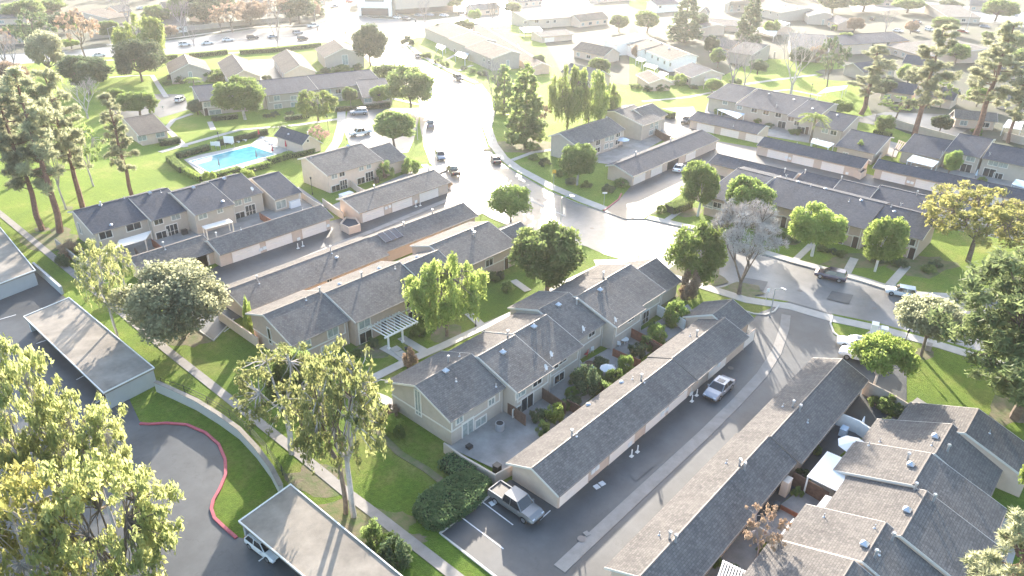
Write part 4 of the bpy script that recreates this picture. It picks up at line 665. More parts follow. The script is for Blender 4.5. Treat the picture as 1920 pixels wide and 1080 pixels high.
for a in (
 ('pine#1',112,436,128,135,'tallest pine with thick red trunk beside the low garden wall','lpine','barkr','pine_tree',g1),
 ('pine#2',80,431,165,120,'pine with scaly trunk just left of the tallest red trunked pine','lpine','barkr','pine_tree',g1),
 ('pine#3',156,392,130,112,'pine rising behind the left end of the navy grey terrace','lpine','barkr','pine_tree',g1),
 ('pine#1',249,372,176,88,'slim open pine behind the second gable of the west terrace','lpine','barkr','pine_tree',g1),
 ('pine#2',-5,420,175,120,'pine cut by the left edge of the picture','lpine','barkr','pine_tree',g1),
 ('pine#3',32,345,118,120,'background pine at the left edge above the park lawn','lpine','bark','pine_tree',g1),
 ('sparse#1',124,393,210,90,'pale trunked tree between the tall pines','lpine','barkw'),('sparse#2',176,349,220,80,'white trunked sparse tree behind the pines','lbroad','barkw'),
 ('bare#1',165,222,150,70,'leafless white limbed tree by the small car park','lbroad','barkw'),
 ('round#1',263,217,173,66,'rounded bright topped tree beside the small car park','lfresh'),
 ('oak#1',267,153,80,92,'dark spreading tree casting a long shadow on the park lawn','ldark'),
 ('weep#1',275,131,22,88,'yellow green weeping tree by the arterial road','lwil'),
 ('round#2',168,178,105,85,'dark dense tree left of the park lawn','ldark'),
 ('sparse#1',160,108,14,72,'orange brown autumn tree at the upper left','laut'),
 ('sparse#2',75,118,18,84,'blue green cedar like tree at the upper left','ldark'),('olive#1',95,140,66,70,'grey green tree below the cedar at upper left','lpine'),
 ('bare#2',25,150,60,80,'leafless brown tree at the left edge','lbroad','twig'),('round#1',135,92,74,34,'small yellow bush tree under the autumn tree','lyel'),
 ('sparse#1',10,110,50,60,'red leaved tree at the left edge','laut'),('round#2',100,25,-2,50,'green tree top at the top left','lbroad'),
 ('bare#1',345,68,0,50,'tall leafless tree on the far side of the arterial road','lbroad','twig'),('bare#2',240,45,-6,44,'leafless tree before the rooflight house','lbroad','twig'),
 ('round#3',388,46,-8,82,'large dark conifer mass across the arterial road','ldark'),('sparse#2',436,60,0,66,'brown leaved tree across the arterial road','laut'),('bare#1',364,86,44,34,'small bare street tree by the arterial cars','lbroad','twig'),
 ('sparse#1',520,50,-6,62,'yellow brown tree above the arterial cars','laut'),('round#1',562,44,-10,60,'dark tree just left of the arterial junction','ldark'),('bare#2',522,92,15,44,'bare street tree with trunk in front of the arterial cars','lbroad','twig'),
 ('oak#2',695,124,50,66,'round crowned dark tree at the junction corner','ldark'),('bare#1',625,75,42,32,'small pink bare tree by the traffic lights','lbroad','twig'),
 ('round#2',460,224,148,92,'leafy tree with pale trunk before the navy roofed terrace','lfresh','barkw'),
 ('weep#2',598,227,168,74,'yellow weeping tree on the green before the navy roofed terrace','lwil'),
 ('round#3',658,198,163,26,'small round tree beside the navy terrace door','lbroad'),('round#1',711,197,162,38,'fresh green small tree before the end bungalow','lfresh'),
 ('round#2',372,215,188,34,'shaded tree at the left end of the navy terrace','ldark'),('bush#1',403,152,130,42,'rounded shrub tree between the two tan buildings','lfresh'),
 ('olive#2',771,200,128,92,'wide crowned street tree with forked trunk by the white road','lbroad'),('olive#1',727,160,122,60,'street tree left of the wide crowned one','lbroad'),
 ('round#1',740,278,214,72,'dense round tree beside the car park entrance','lbroad'),
 ('olive#1',957,416,356,80,'round street tree at the mouth of the west lane','lfresh'),
 ('round#2',1027,548,430,132,'large dense round tree between the two central terraces','lbroad'),
 ('weep#1',838,630,470,148,'bright green weeping tree in front of the central terrace','lwil'),
 ('oak#1',345,634,512,188,'grey green spreading oak beside the lane end','lpine'),
 ('euc#1',222,640,440,86,'thin leaning eucalyptus with pale trunk at the garden wall','leuc','barkw'),('euc#2',240,560,452,52,'slim yellow tipped eucalyptus beside the wall','leuc','barkw'),('euc#1',190,540,470,70,'feathery eucalyptus below the low garden wall','leuc','barkw'),
 ('euc#2',664,968,636,185,'tall twin trunk eucalyptus on the left hand lawn','leuc','barkw'),('euc#1',648,962,660,165,'leaning eucalyptus trunk joined to the tall twin','leuc','bark'),('euc#3',548,850,650,185,'left hand eucalyptus over the footpath','leuc','barkw'),
 ('oak#2',565,800,670,120,'dark broad leaved tree behind the eucalyptus group','lbroad'),
 ('eucbig#1',100,985,650,200,'eucalyptus with forked white limbs at the lower left','leuc','barkw'),('eucbig#2',-20,980,665,190,'eucalyptus on the left edge over the car park','leuc','barkw'),
 ('eucbig#3',262,1180,865,250,'bushy eucalyptus at the bottom with dark stems','leuc','bark'),('eucbig#1',100,1210,910,270,'yellow leaved eucalyptus in the bottom left corner','leuy','barkw'),('eucbig#2',215,990,735,150,'eucalyptus leaning over the car park drive','leuc','barkw'),
 ('eucbig#3',-30,1150,880,200,'golden eucalyptus cut by the bottom left corner','leuy','barkw'),
 ('round#1',1308,405,308,72,'lollipop street tree nearest the right hand lane','lfresh','barkp'),('round#2',1392,440,336,86,'lollipop street tree beside the grey leafless tree','lfresh','barkp'),
 ('round#3',1522,480,384,92,'lollipop street tree with white trunk before the brown terrace','lyel','barkp'),('round#1',1640,509,410,78,'rightmost lollipop street tree with white trunk','lyel','barkp'),
 ('olive#2',1305,535,430,108,'broad glare lit tree on the street corner','lfresh'),
 ('eucbig#2',1815,490,356,205,'wide yellow crowned tree at the end of the brown terrace','leuy','bark'),('eucbig#1',1905,485,380,130,'second yellow crowned tree by the right edge','leuy','bark'),
 ('cas#1',1908,784,462,350,'huge drooping evergreen on the right edge','lcas','bark'),
 ('umbrella#1',1727,668,570,130,'umbrella shaped tree with curved trunk by the utility boxes','lpine','bark'),
 ('umbrella#2',1634,737,642,112,'dense bright domed tree over the parked white pickup','lyel','barkw'),
 ('sparse#2',1416,1052,955,88,'pink brown autumn tree in a back yard','laut','twig'),
 ('pine#2',1790,1290,985,210,'pine top poking into the bottom right edge','lpine','barkr'),
 ('round#2',1082,347,273,68,'round tree on the glare lit corner lawn','lfresh','barkw'),
 ('cone#1',985,272,118,84,'tall dark evergreen left of the weeping willows','lbroad'),('sparse#2',1000,262,180,60,'pinkish leaved tree beside the tall dark evergreen','laut'),('cone#2',945,215,120,50,'upright evergreen at the street bend','lbroad'),
 ('bare#1',928,212,112,60,'bare pink limbed tree in front of the bend terrace','lbroad','twig'),
 ('weep#1',1062,262,116,74,'backlit willow with long strands','lwil'),('weep#2',1100,255,124,70,'second backlit willow right of the first','lwil'),('weep#1',1141,240,152,38,'small backlit willow beside the glare streak','lwil'),
 ('cone#1',1282,78,-12,66,'large dark cypress at the top','ldark'),('cone#2',1400,90,-14,52,'cypress right of the distant terrace','ldark'),('round#1',1213,62,22,46,'pale green tree in the glare at the top','lfresh'),('round#3',1332,108,66,26,'round dark shrub tree beside the pale bungalow','ldark'),
 ('round#2',1258,128,95,0.1,'x','lbroad'),
 ('bare#2',1372,165,66,72,'grey bare tree on the green beyond the long terrace','lbroad','twig'),('bare#1',1396,160,96,56,'spindly bare tree standing on the sunlit green','lbroad','twig'),('bare#1',1482,179,60,92,'large white limbed bare tree on the green','lbroad','barkw'),
 ('sparse#1',1550,165,66,56,'glossy magnolia like tree right of the bare tree','ldark'),('sparse#2',1545,150,96,26,'small glossy tree with pale flower buds','ldark'),
 ('pine#1',1614,214,84,104,'leftmost of the three tall hazy pines at the right','lpine','barkr'),('pine#2',1712,262,48,110,'middle of the three tall hazy pines at the right','lpine','barkr'),('pine#3',1828,255,40,120,'rightmost of the three tall hazy pines','lpine','barkr'),('pine#1',1890,268,115,70,'slender pine against the right edge','lpine','barkr'),
 ('palm#1',1519,268,207,56,'fan palm before the long pale terrace','lyel'),('palm#2',528,262,228,40,'palm at the gable of the pool house','lfresh'),('palm#1',366,172,142,34,'small palm by the clubhouse','lyel'),('palm#2',470,565,562,12,'x','lyel'),
 ('round#1',1618,22,-14,70,'pale green tree mass at the top right','lfresh'),('round#2',1560,24,-12,60,'dark tree mass at the top right','lbroad'),('round#3',1700,24,-6,60,'tree mass above the top right car park','lbroad'),('round#1',1770,62,33,44,'round tree by the top right street','lbroad'),('round#2',1865,40,0,60,'round tree near the top right corner','lfresh'),
 ('bare#2',1660,60,18,34,'bare tree in the top right car park','lbroad','twig'),('round#3',1706,64,38,26,'small yellow tree in the top right car park','laut'),
 ('sparse#1',1680,222,180,70,'pale scrubby tree below the middle hazy pine','lbroad'),('sparse#2',1762,205,150,40,'light scrub tree between hazy pines','lbroad'),('olive#2',1575,215,188,40,'grey green tree at the terrace end','lbroad'),
 ('cone#1',1607,297,262,22,'small cream flowering tree in a back yard','lfresh'),('round#1',1777,330,284,32,'leafy climber tree at the grey green terrace corner','lfresh'),
 ('bare#1',1197,486,462,30,'tiny leafless tree at the street corner behind the terrace','lbroad','twig'),
 ('bare#7',1385,552,404,135,'big grey leafless tree at the street corner','gtwig','bark'),
 ('umbrella#2',1913,980,860,60,'bright tree cut by the right edge near the bottom','lyel'),('umbrella#1',560,290,255,0.1,'x','lyel'),
 ('sparse#1',600,275,236,40,'pink leaved tree beside the pool house','lpink'),('round#2',845,20,-10,50,'pale tree by the commercial building','lfresh'),('bare#1',797,55,0,26,'bare glare lit street tree near the arterial','lbroad','twig'),('bare#2',923,52,-6,30,'dead looking tree beside the bright car park','lbroad','bark'),
 ('round#3',870,62,36,40,'low rounded tree behind the bend terrace','lbroad'),('round#1',738,55,0,0.1,'x','lbroad')):
    if a[5]=='x': continue
    plant(*a[:6],leaf=a[6] if len(a)>6 else 'lbroad',bark=a[7] if len(a)>7 else 'bark',name=a[8] if len(a)>8 else ('palm_tree' if a[0].startswith('palm') else 'pine_tree' if a[0].startswith('pine') else 'tree'),group=a[9] if len(a)>9 else None)
# ---------------- vehicles
CARS={}
def carproto(ty,col):
    if (ty,col) in CARS: return CARS[ty,col]
    P=MT[col]; parts=[]
    L,Wd,Hh={'sedan':(4.8,1.82,1.45),'suv':(4.7,1.9,1.72),'pickup':(5.7,1.95,1.85),'hatch':(4.1,1.75,1.5)}[ty]; w=Wd/2
    low={'sedan':[(-2.4,.5,.72),(-2.3,.3,.88),(-1.6,.25,.95),(-.7,.22,.93),(.9,.22,.92),(1.7,.25,.84),(2.25,.3,.68),(2.4,.42,.56)],
         'suv':[(-2.35,.5,.9),(-2.25,.35,1.05),(-1.4,.3,1.08),(0,.28,1.06),(1.,.28,1.05),(1.9,.3,.98),(2.25,.35,.82),(2.35,.5,.7)],
         'hatch':[(-2.05,.5,.8),(-1.95,.3,.95),(-1.2,.25,.97),(0,.22,.95),(.9,.22,.93),(1.6,.25,.85),(1.95,.3,.7),(2.05,.45,.6)],
         'pickup':[(-2.85,.55,.98),(-2.8,.45,1.08),(-1.0,.42,1.1),(.2,.42,1.1),(1.3,.42,1.1),(2.3,.44,1.05),(2.7,.48,.9),(2.85,.55,.75)]}[ty]
    def loft(st,inset=.0,top=.88,m=P,name='body',nx=1.):
        mb=MB(); rings=[]
        for i,(x,zb,zt) in enumerate(st):
            e=.86 if i in (0,len(st)-1) else (.97 if i in (1,len(st)-2) else 1); ww=(w-inset)*e; zm=zb+(zt-zb)*.55
            rings.append([(x,-ww*.93,zb),(x,-ww,zb+.12),(x,-ww,zm),(x,-ww*top,zt),(x,ww*top,zt),(x,ww,zm),(x,ww,zb+.12),(x,ww*.93,zb)])
        for A,B in zip(rings,rings[1:]):
            for j in range(8): k=(j+1)%8; mb.face([A[j],B[j],B[k],A[k]])
        mb.face(rings[0]); mb.face(rings[-1][::-1]); return (name,mb,m,True)
    parts.append(loft(low))
    zb=low[3][2]-.04; cab={'sedan':(-1.75,-1.05,.25,1.05),'suv':(-2.2,-1.95,.3,1.1),'hatch':(-1.85,-1.45,.2,.95),'pickup':(-.95,-.75,.75,1.45)}[ty]
    x0,x1,x2,x3=cab; wt=w*.74; wb=w*.93; g=MB(); B=[(x0,-wb,zb),(x3,-wb,zb),(x3,wb,zb),(x0,wb,zb)]; T=[(x1,-wt,Hh-.05),(x2,-wt,Hh-.05),(x2,wt,Hh-.05),(x1,wt,Hh-.05)]
    for q in ((0,1),(1,2),(2,3),(3,0)): g.face([B[q[0]],B[q[1]],T[q[1]],T[q[0]]])
    parts.append(('windows',g,MT['cglass'],False))
    r=MB(); r.slab([(x1-.06,-wt-.03,Hh),(x2+.05,-wt-.03,Hh),(x2+.05,wt+.03,Hh),(x1-.06,wt+.03,Hh)],.07)
    for s in (-1,1):
        for a,b in ((B[0 if s<0 else 3],T[0 if s<0 else 3]),(B[1 if s<0 else 2],T[1 if s<0 else 2])): r.tube(a,b,.055,n=4)
        xm=(x1+x2)/2; r.tube((xm,s*wb*1.0,zb),(xm,s*(wt+.01),Hh-.04),.045,n=4)
    parts.append(('roof',r,P,False))
    if ty=='sedan': m=MB(); m.box((-.25,0,Hh+.006),(.75,.8,.02)); parts.append(('sunroof',m,MT['cglass'],False))
    if ty=='pickup':
        bd=MB(); bd.box((-1.88,0,1.125),(1.66,Wd*.8,.03)); parts.append(('load_bed',bd,MT['dark'],False))
        rl=MB()
        for s in (-1,1): rl.box((-1.88,s*w*.87,1.16),(1.78,.12,.14))
        rl.box((-2.74,0,1.16),(.1,Wd*.86,.14)); parts.append(('bed_rail',rl,P,False))
    root=thing('parked_car' if ty!='pickup' else 'pickup_truck','proto','car',(0,0,0)); objs=[]
    for n,mb,m,sm in parts: objs.append(obj(n,mb,m,root))
    wr=.34 if ty in('sedan','hatch') else .39; wx={'sedan':1.42,'suv':1.4,'pickup':1.75,'hatch':1.25}[ty]
    for sx in (-1,1):
        for sy in (-1,1):
            m=MB(); m.tube((sx*wx,sy*(w-.2),wr),(sx*wx,sy*(w+.015),wr),wr,n=14); wo=obj('wheel',m,MT['tyre'],root); m=MB(); m.tube((sx*wx,sy*(w),wr),(sx*wx,sy*(w+.03),wr),wr*.6,n=10); obj('rim',m,MT['rim'],wo)
    fx=low[-1][0]; bx=low[0][0]
    for s in (-1,1):
        m=MB(); m.box((fx-.16,s*w*.66,low[-2][2]-.06),(.2,.3,.12)); obj('headlight',m,MT['lamp'],root)
        m=MB(); m.box((bx+.07,s*w*.7,low[1][2]-.14),(.18,.32,.16)); obj('tail_light',m,MT['tail'],root)
        m=MB(); m.box((x3-.25,s*(w+.1),zb+.08),(.16,.2,.12)); obj('wing_mirror',m,P,root)
    m=MB(); m.box((fx-.03,0,.48),(.1,Wd*.6,.2)); obj('grille',m,MT['dark'],root)
    root.location=(0,0,-60); CARS[ty,col]=root; root['used']=0; return root
CK='cars parked or driving on the streets'
def car(ty,col,x,y,hd,label,z=0.,sc=1.):
    """hd: heading of the nose, either a second point towards which it faces, or an angle in degrees"""
    p=G(x,y,z); 
    if hasattr(hd,'__len__'): q=G(hd[0],hd[1],z); an=math.atan2(q.y-p.y,q.x-p.x)
    else: an=R(hd)
    r=carproto(ty,col)
    if not r['used']: r['used']=1; r.location=p; r.rotation_euler.z=an; r.scale=(sc,)*3; tag(r,label,'pickup truck' if ty=='pickup' else 'car',CK); return r
    return dup(r,'parked_car' if ty!='pickup' else 'pickup_truck',label,p,an,sc,CK,'pickup truck' if ty=='pickup' else 'car')
zl=Z1
for a in (
 ('pickup','ctan',967,953,-90,'grey pickup truck with open bed in the corner stall by the garage gable',zl,1.02),
 ('sedan','csilver',1347,735,(1318,762),'silver sedan with sunroof stopped in the lane by the garage doors',zl,1.05),
 ('suv','cwhite',1687,553,(1660,548),'white compact car at the kerb of the right hand street',0,.9),('suv','cplum',1556,522,(1525,515),'dark plum suv at the kerb of the right hand street',0),
 ('sedan','cwhite',1604,650,(1560,641),'white sedan beside the grass tip of the lane mouth',zl),('pickup','cwhite',1616,676,(1560,660),'white pickup half under the bright domed tree',zl),
 ('hatch','cwhite',500,1031,(555,1072),'white car under the lower carport',zl),('sedan','cwhite',1273,319,(1290,302),'white sedan parked nose in at the garage across the street',zl),
 ('suv','cblue',826,297,(835,312),'pale blue suv parked on the white street behind the dark one',0),('pickup','cblack',850,325,(838,310),'dark pickup at the kerb by the lane mouth',0),('sedan','cblack',929,303,(918,285),'black car in shadow on the far kerb of the street',0),
 ('pickup','csilver',808,237,(808,222),'silver pickup driving down the bright street',0),('suv','cwhite',806,173,(806,160),'white suv ahead of the silver pickup',0),('sedan','cblack',798,158,(788,150),'dark car leaving the junction ahead of the suv',0),
 ('sedan','cblack',783,108,(795,118),'black sedan parked on the far kerb near the junction',0),('suv','cblack',859,150,(875,160),'dark van parked on the far kerb',0,1.1),
 ('suv','csilver',673,214,(655,215),'silver suv in the pool car park',zl),('pickup','cwhite',676,253,(655,256),'white pickup in the pool car park',zl),
 ('sedan','cred',210,193,(214,186),'red car in the park side court',zl),('sedan','cwhite',245,186,(250,182),'white car beside the red one in the park side court',zl),('hatch','cwhite',338,190,(345,186),'white car at the end of the park side court',zl),
 ('sedan','cwhite',186,106,(210,104),'white sedan at the left of the arterial road',0),('hatch','cwhite',292,95,(310,94),'white car hidden behind the weeping tree',0),('suv','cwhite',347,86,(360,85),'white suv on the arterial road',0),('sedan','cwhite',389,83,(402,82),'white sedan following on the arterial road',0),('sedan','cwhite',428,77,(442,76),'white car right of the pair on the arterial',0),
 ('suv','cblack',474,73,(490,72),'black suv on the arterial road',0),('sedan','csilver',512,71,(526,70),'grey sedan on the arterial road',0),('suv','csilver',559,64,(575,62),'silver suv nearing the junction',0),('suv','cblack',568,75,(584,73),'dark suv waiting at the junction',0),('pickup','cwhite',588,51,(600,50),'white pickup leaving the junction',0),
 ('sedan','cwhite',266,17,(280,16),'white car by the houses beyond the arterial',.1),('sedan','csilver',628,14,(640,13),'silver car on the road at the very top',0),('hatch','cred',655,5,(662,4),'red car at the top of the road',0),
 ('sedan','cwhite',745,35,(762,38),'white car waiting left at the commercial building',0),('suv','cblack',762,38,(776,40),'dark suv next to the white waiting car',0),('sedan','csilver',785,31,(795,32),'silver car behind the traffic mast',0),('sedan','cblue',806,30,(815,31),'blue car in the shop car park',0),('sedan','cwhite',833,31,(845,32),'white car glinting in the shop car park',0),('suv','cblack',868,28,(880,29),'dark car under the shop trees',0),('sedan','csilver',905,22,(915,23),'grey car in the far bright car park',0),
 ('sedan','cblack',1237,219,(1222,228),'black sedan in the sunlit rear court',zl),('suv','cblack',1287,230,(1272,240),'dark suv beside the end of the garage row',zl),
 ('suv','csilver',1610,45,(1625,38),'silver van at the end house of the top right court',zl),('suv','cblack',1635,38,(1648,32),'black suv in the top right court',zl),('sedan','cwhite',1683,60,(1698,62),'white sedan by the kerb in the top right court',zl),('sedan','cblack',1715,60,(1726,62),'black sedan in the row at the top right',zl),('suv','cwhite',1742,58,(1752,60),'white suv at the end of the top right row',zl),
 ('suv','cblack',1719,44,(1730,46),'dark suv behind the top right row',zl),('sedan','cred',1805,61,(1820,63),'maroon sedan under the street lamp',zl),('sedan','csilver',1846,52,(1860,54),'silver sedan right of the street lamp',zl),('hatch','cwhite',1905,30,(1915,25),'white car at the top right corner',zl),
 ('sedan','cwhite',1793,232,(1800,220),'white car behind the boundary wall among the pines',zl)): car(*a)
for r in CARS.values():
    del r['used']
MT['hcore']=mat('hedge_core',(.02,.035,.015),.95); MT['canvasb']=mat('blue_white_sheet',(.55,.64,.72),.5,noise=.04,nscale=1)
# ---------------- walls, fences, hedges, carports, covers and small things
def wallrun(name,label,cat,pts,h,th,m,z=ZB,group=None,cap=None):
    P=px(pts,z); mb=MB(); mb.strip([(x,y) for x,y in P],th,z-.1,z+h); r=thing(name,label,cat,(P[0][0],P[0][1],z),group) if cap else None
    if cap:
        obj('wall_body',mb,MT[m],r); c=MB(); c.strip([(x,y) for x,y in P],th+.08,z+h+.002,z+h+.06); obj('coping',c,MT[cap],r); return r
    o=obj(name,mb,MT[m],loc=(P[0][0],P[0][1],z)); return tag(o,label,cat,group)
for a in (
 ('garden_wall','low plastered garden wall at the left end of the centre terrace','wall',(412,600,437,618,486,652),1.5,.2,'gwall'),
 ('garden_wall','low rendered wall around the corner patio behind the hedge','wall',(833,848,868,873,928,908,960,890),1.3,.2,'wall'),
 ('garden_wall','garden wall below the tall pines at the end of the west terrace','wall',(107,462,140,490,178,520),1.4,.2,'bwall'),
 ('garden_wall','white yard wall behind the far end of the centre terrace','wall',(1222,585,1262,607,1283,620),1.6,.2,'white'),
 ('garden_wall','cream yard wall between the two right hand gardens','wall',(1565,795,1605,812,1645,840),1.7,.2,'white'),
 ('garden_wall','curving rendered wall at the lawn end of the right hand garage row','wall',(1616,738,1660,760,1708,790),1.9,.2,'bwall'),
 ('yard_wall','rendered yard wall behind the middle of the long garage roof','wall',(1400,1000,1440,1025,1460,1040),1.6,.18,'bwall'),
 ('garden_wall','cream wall dividing the patios of the two storey terrace by the hedges','wall',(652,345,672,362,690,372),1.4,.18,'wallw'),
 ('garden_wall','cream wall closing the left patio of the terrace by the hedges','wall',(606,385,632,404,645,412),1.4,.18,'wallw'),
 ('garden_wall','cream wall beside the pool side bungalow patio','wall',(566,372,590,388,608,398),1.3,.18,'wallw'),
 ('boundary_wall','long block boundary wall below the hazy pines','wall',(1640,228,1700,245,1760,262,1795,272),2.,.25,'bwall'),('boundary_wall','block wall behind the slender pine at the right edge','wall',(1880,262,1910,270,1990,285),2.,.25,'bwall'),
 ('boundary_wall','block wall along the far side of the arterial road','wall',(170,74,250,66,330,58),2.,.3,'bwall'),('boundary_wall','block wall along the arterial near the bare trees','wall',(350,58,450,48,560,38),2.,.3,'bwall'),
 ('yard_wall','wall at the rear of the shaded corner terrace','wall',(1222,250,1240,262,1258,270),1.8,.2,'wood'),('garden_wall','pale wall before the glare lit garage','wall',(985,145,1010,140,1030,135),1.8,.2,'gwall'),
 ('yard_wall','yard wall between the pale terrace and the dark bungalow','wall',(1628,285,1650,300,1640,318),1.8,.2,'bwall'),('garden_wall','cream wall before the pink walled garage','wall',(1255,160,1290,158,1300,150),1.5,.2,'wallw')): wallrun(*a)
for a in (
 ('wooden_fence','dark timber fence right of the corner patio','fence',(943,770,965,785,985,800),1.6,.08,'wood'),('wooden_fence','dark timber fence beside the yellow shrub','fence',(1012,745,1030,757,1060,778),1.6,.08,'wood'),
 ('wooden_fence','red brown fence at the far patio of the centre terrace','fence',(1180,632,1205,645,1245,668),1.5,.08,'redw'),('wooden_fence','red brown fence near the chairs','fence',(1148,668,1170,678,1200,690),1.2,.08,'redw'),
 ('wooden_fence','red fence between patios of the west terrace','fence',(287,463,297,470,306,478),1.5,.08,'redw'),('wooden_fence','orange brown fence beside the white patio box','fence',(488,412,498,418,510,425),1.4,.08,'redw'),
 ('wooden_fence','black timber fence between two right hand yards','fence',(1482,908,1510,925,1548,948),1.7,.08,'wood'),('wooden_fence','low red timber rail in the bottom right yard','fence',(1462,955,1490,970,1520,985),.6,.1,'redw'),
 ('wooden_fence','dark fence below the blue grey terrace cover','fence',(255,478,262,486,270,492),1.3,.08,'wood')): wallrun(*a)
# retaining wall and its railing
rw=(66,506,90,527,118,552)
wallrun('retaining_wall','straight retaining wall left of the lit carport','wall',rw,1.3,.35,'cwall',group=None)
RW=(296,733,330,748,372,768,415,795,452,822,485,858,512,895,530,930)
r=wallrun('retaining_wall','long curving retaining wall between the red kerb lawn and the footpath','wall',RW,1.35,.4,'cwall',cap='cport')
def railing(label,pts,z,h,gap=.9):
    P=px(pts,z+h*.5); root=thing('railing',label,'railing',(P[0][0],P[0][1],z)); rl=MB(); 
    for a,b in zip(P,P[1:]):
        for zz in (z+h,z+h*.55,z+.12): rl.tube((*a,zz),(*b,zz),.025,n=4)
    obj('rail',rl,MT['dark'],root); acc=0
    for a,b in zip(P,P[1:]):
        L=math.dist(a,b); n=max(1,int(L/2.2))
        for i in range(n):
            t=i/n; m=MB(); m.tube((a[0]+(b[0]-a[0])*t,a[1]+(b[1]-a[1])*t,z-.3),(a[0]+(b[0]-a[0])*t,a[1]+(b[1]-a[1])*t,z+h+.05),.035,n=4); obj('post',m,MT['dark'],root)
railing('black metal railing behind the curving retaining wall',(302,716,345,730,388,750,430,775,468,805,500,840,528,880,548,915),ZB+.3,1.)
railing('low black railing on the straight retaining wall',(72,500,95,520,122,545),ZB+.3,.9)
# carports: flat felt roof on walls
def carport(label,c,z,walls,div=()):
    P=[Vector((*G(x,y,z)[:2],z)) for x,y in zip(c[::2],c[1::2])]
    A=sum(P[i].x*P[(i+1)%4].y-P[(i+1)%4].x*P[i].y for i in range(4))
    Q=P if A>0 else P[::-1]; root=thing('carport',label,'carport',(P[0].x,P[0].y,ZB)); mb=MB(); mb.slab([tuple(p) for p in Q],.22); obj('roof',mb,MT['cport'],root)
    m=MB()
    for i in range(4):
        a,b=Q[i],Q[(i+1)%4]; d=(b-a).normalized(); o=Vector((-d.y,d.x,0))*.04; mid=(a+b)/2+o; m.box((mid.x,mid.y,z+.035),((b-a).length+.02*(i%2),.1,.14+.006*i),math.atan2(d.y,d.x))
    obj('roof_edge',m,MT['white'],root)
    for (i,j,t0,t1) in walls:
        a,b=P[i],P[j]; a2=a.lerp(b,t0); b2=a.lerp(b,t1); cen=(P[0]+P[1]+P[2]+P[3])/4; inn=(cen-(a2+b2)/2).normalized()*.25; mid=(a2+b2)/2+inn; d=b2-a2; w_=MB(); w_.box((mid.x,mid.y,(z-.24+ZB)/2),(d.length-.5,.25,z-.24-ZB),math.atan2(d.y,d.x)); obj('end_wall',w_,MT['cwall'],root)
    for t in div:   # short fin walls between the bays
        a=P[0].lerp(P[3],t); b=P[1].lerp(P[2],t); q=b.lerp(a,.8); q2=b.lerp(a,.12); mid=(q+q2)/2; d=q2-q; w_=MB(); w_.box((mid.x,mid.y,(z-.24+ZB)/2),(d.length*.3,.2,z-.24-ZB),math.atan2(d.y,d.x)); obj('fin_wall',w_,MT['cwall'],root)
    return root
carport('long grey felt roofed carport in the middle left with leaf shadows',(44,594,130,558,290,690,194,738),2.5,[(2,3,.0,1.),(0,1,.0,.4),(1,2,0,1)])
carport('grey felt roofed carport cut by the left edge',(-180,610,-70,420,-5,450,68,507)[:0] or (-160,560,-70,340,67,507,-20,540),2.5,[(2,3,0,1)])
carport('lower carport with streaked shadows over a white car',(447,978,545,908,800,1118,650,1150),2.6,[(0,1,.0,1.),(1,2,0,1)],(.55,))
# patio covers and shade roofs
def cover(label,c,z=2.45,slats=0,m='white',post=True,fall=.25,cat='patio cover'):
    P=[Vector((*G(x,y,z)[:2],z)) for x,y in zip(c[::2],c[1::2])]; A=sum(P[i].x*P[(i+1)%4].y-P[(i+1)%4].x*P[i].y for i in range(4))
    if A<0: P=[P[0],P[3],P[2],P[1]]
    root=thing('patio_cover',label,cat,(P[0].x,P[0].y,ZB)); mb=MB()
    if slats:
        for i in range(slats):
            t=(i+.5)/slats; a=P[0].lerp(P[1],t); b=P[3].lerp(P[2],t); d=b-a; mb.box(((a.x+b.x)/2,(a.y+b.y)/2,z),(d.length,.13,.14),math.atan2(d.y,d.x))
        obj('slats',mb,MT[m],root); mb=MB()
        for a,b in ((P[0],P[1]),(P[3],P[2])): d=b-a; mid=(a+b)/2; mb.box((mid.x,mid.y,z-.16),(d.length,.14,.18),math.atan2(d.y,d.x))
        obj('beam',mb,MT[m],root)
    else:
        mb.slab([tuple(p) for p in P],.1); obj('roof_sheet',mb,MT[m],root); mb=MB()
        for i in range(14):
            t=(i+.5)/14; a=P[0].lerp(P[1],t); b=P[3].lerp(P[2],t); mb.tube((a.x,a.y,z+.01),(b.x,b.y,z+.01),.03,n=4)
        obj('sheet_rib',mb,MT[m],root)
    if post:
        cen=(P[0]+P[1]+P[2]+P[3])/4
        for p in P: q=p.lerp(cen,.06); m2=MB(); m2.box((q.x,q.y,(z-.1+ZB)/2),(.14,.14,z-.12-ZB)); obj('post',m2,MT[m],root)
cover('white patio cover with a raised end board on the west terrace',(215,466,273,449,284,432,223,450),m='trim'); cover('small white patio cover at the left end of the west terrace',(190,480,212,471,214,458,192,466),m='trim')
cover('pale ribbed patio cover on the third house of the west terrace',(385,430,437,416,429,410,378,424),2.5,m='trim')
cover('white lattice pergola roof in the bottom right yard',(1335,1105,1355,1050,1400,1072,1385,1120),2.4,9); cover('bright white patio roof between the two right hand rows',(1513,893,1551,846,1593,864,1577,924),2.5)
cover('long white patio cover right of the black fence',(1511,975,1548,928,1577,938,1545,985),2.4); cover('white ribbed patio roof with a latticed end',(1433,1042,1487,972,1515,985,1462,1060),2.4)
cover('light blue patio cover left of the pale terrace',(1345,205,1383,222,1397,213,1354,204),2.5,m='canvasb'); cover('light blue patio cover below the palm',(1520,267,1554,277,1565,269,1524,259),2.5,m='canvasb')
cover('chequered grey patio cover at the right edge',(1700,301,1749,313,1761,303,1712,290),2.6,m='canvasb'); cover('small open pergola beside the dark bungalow',(1677,278,1692,284,1704,270,1685,262),2.5,5,'gwall'); cover('blue patio cover in the right edge yard',(1897,345,1930,355,1935,342,1905,336),2.5,m='canvasb')
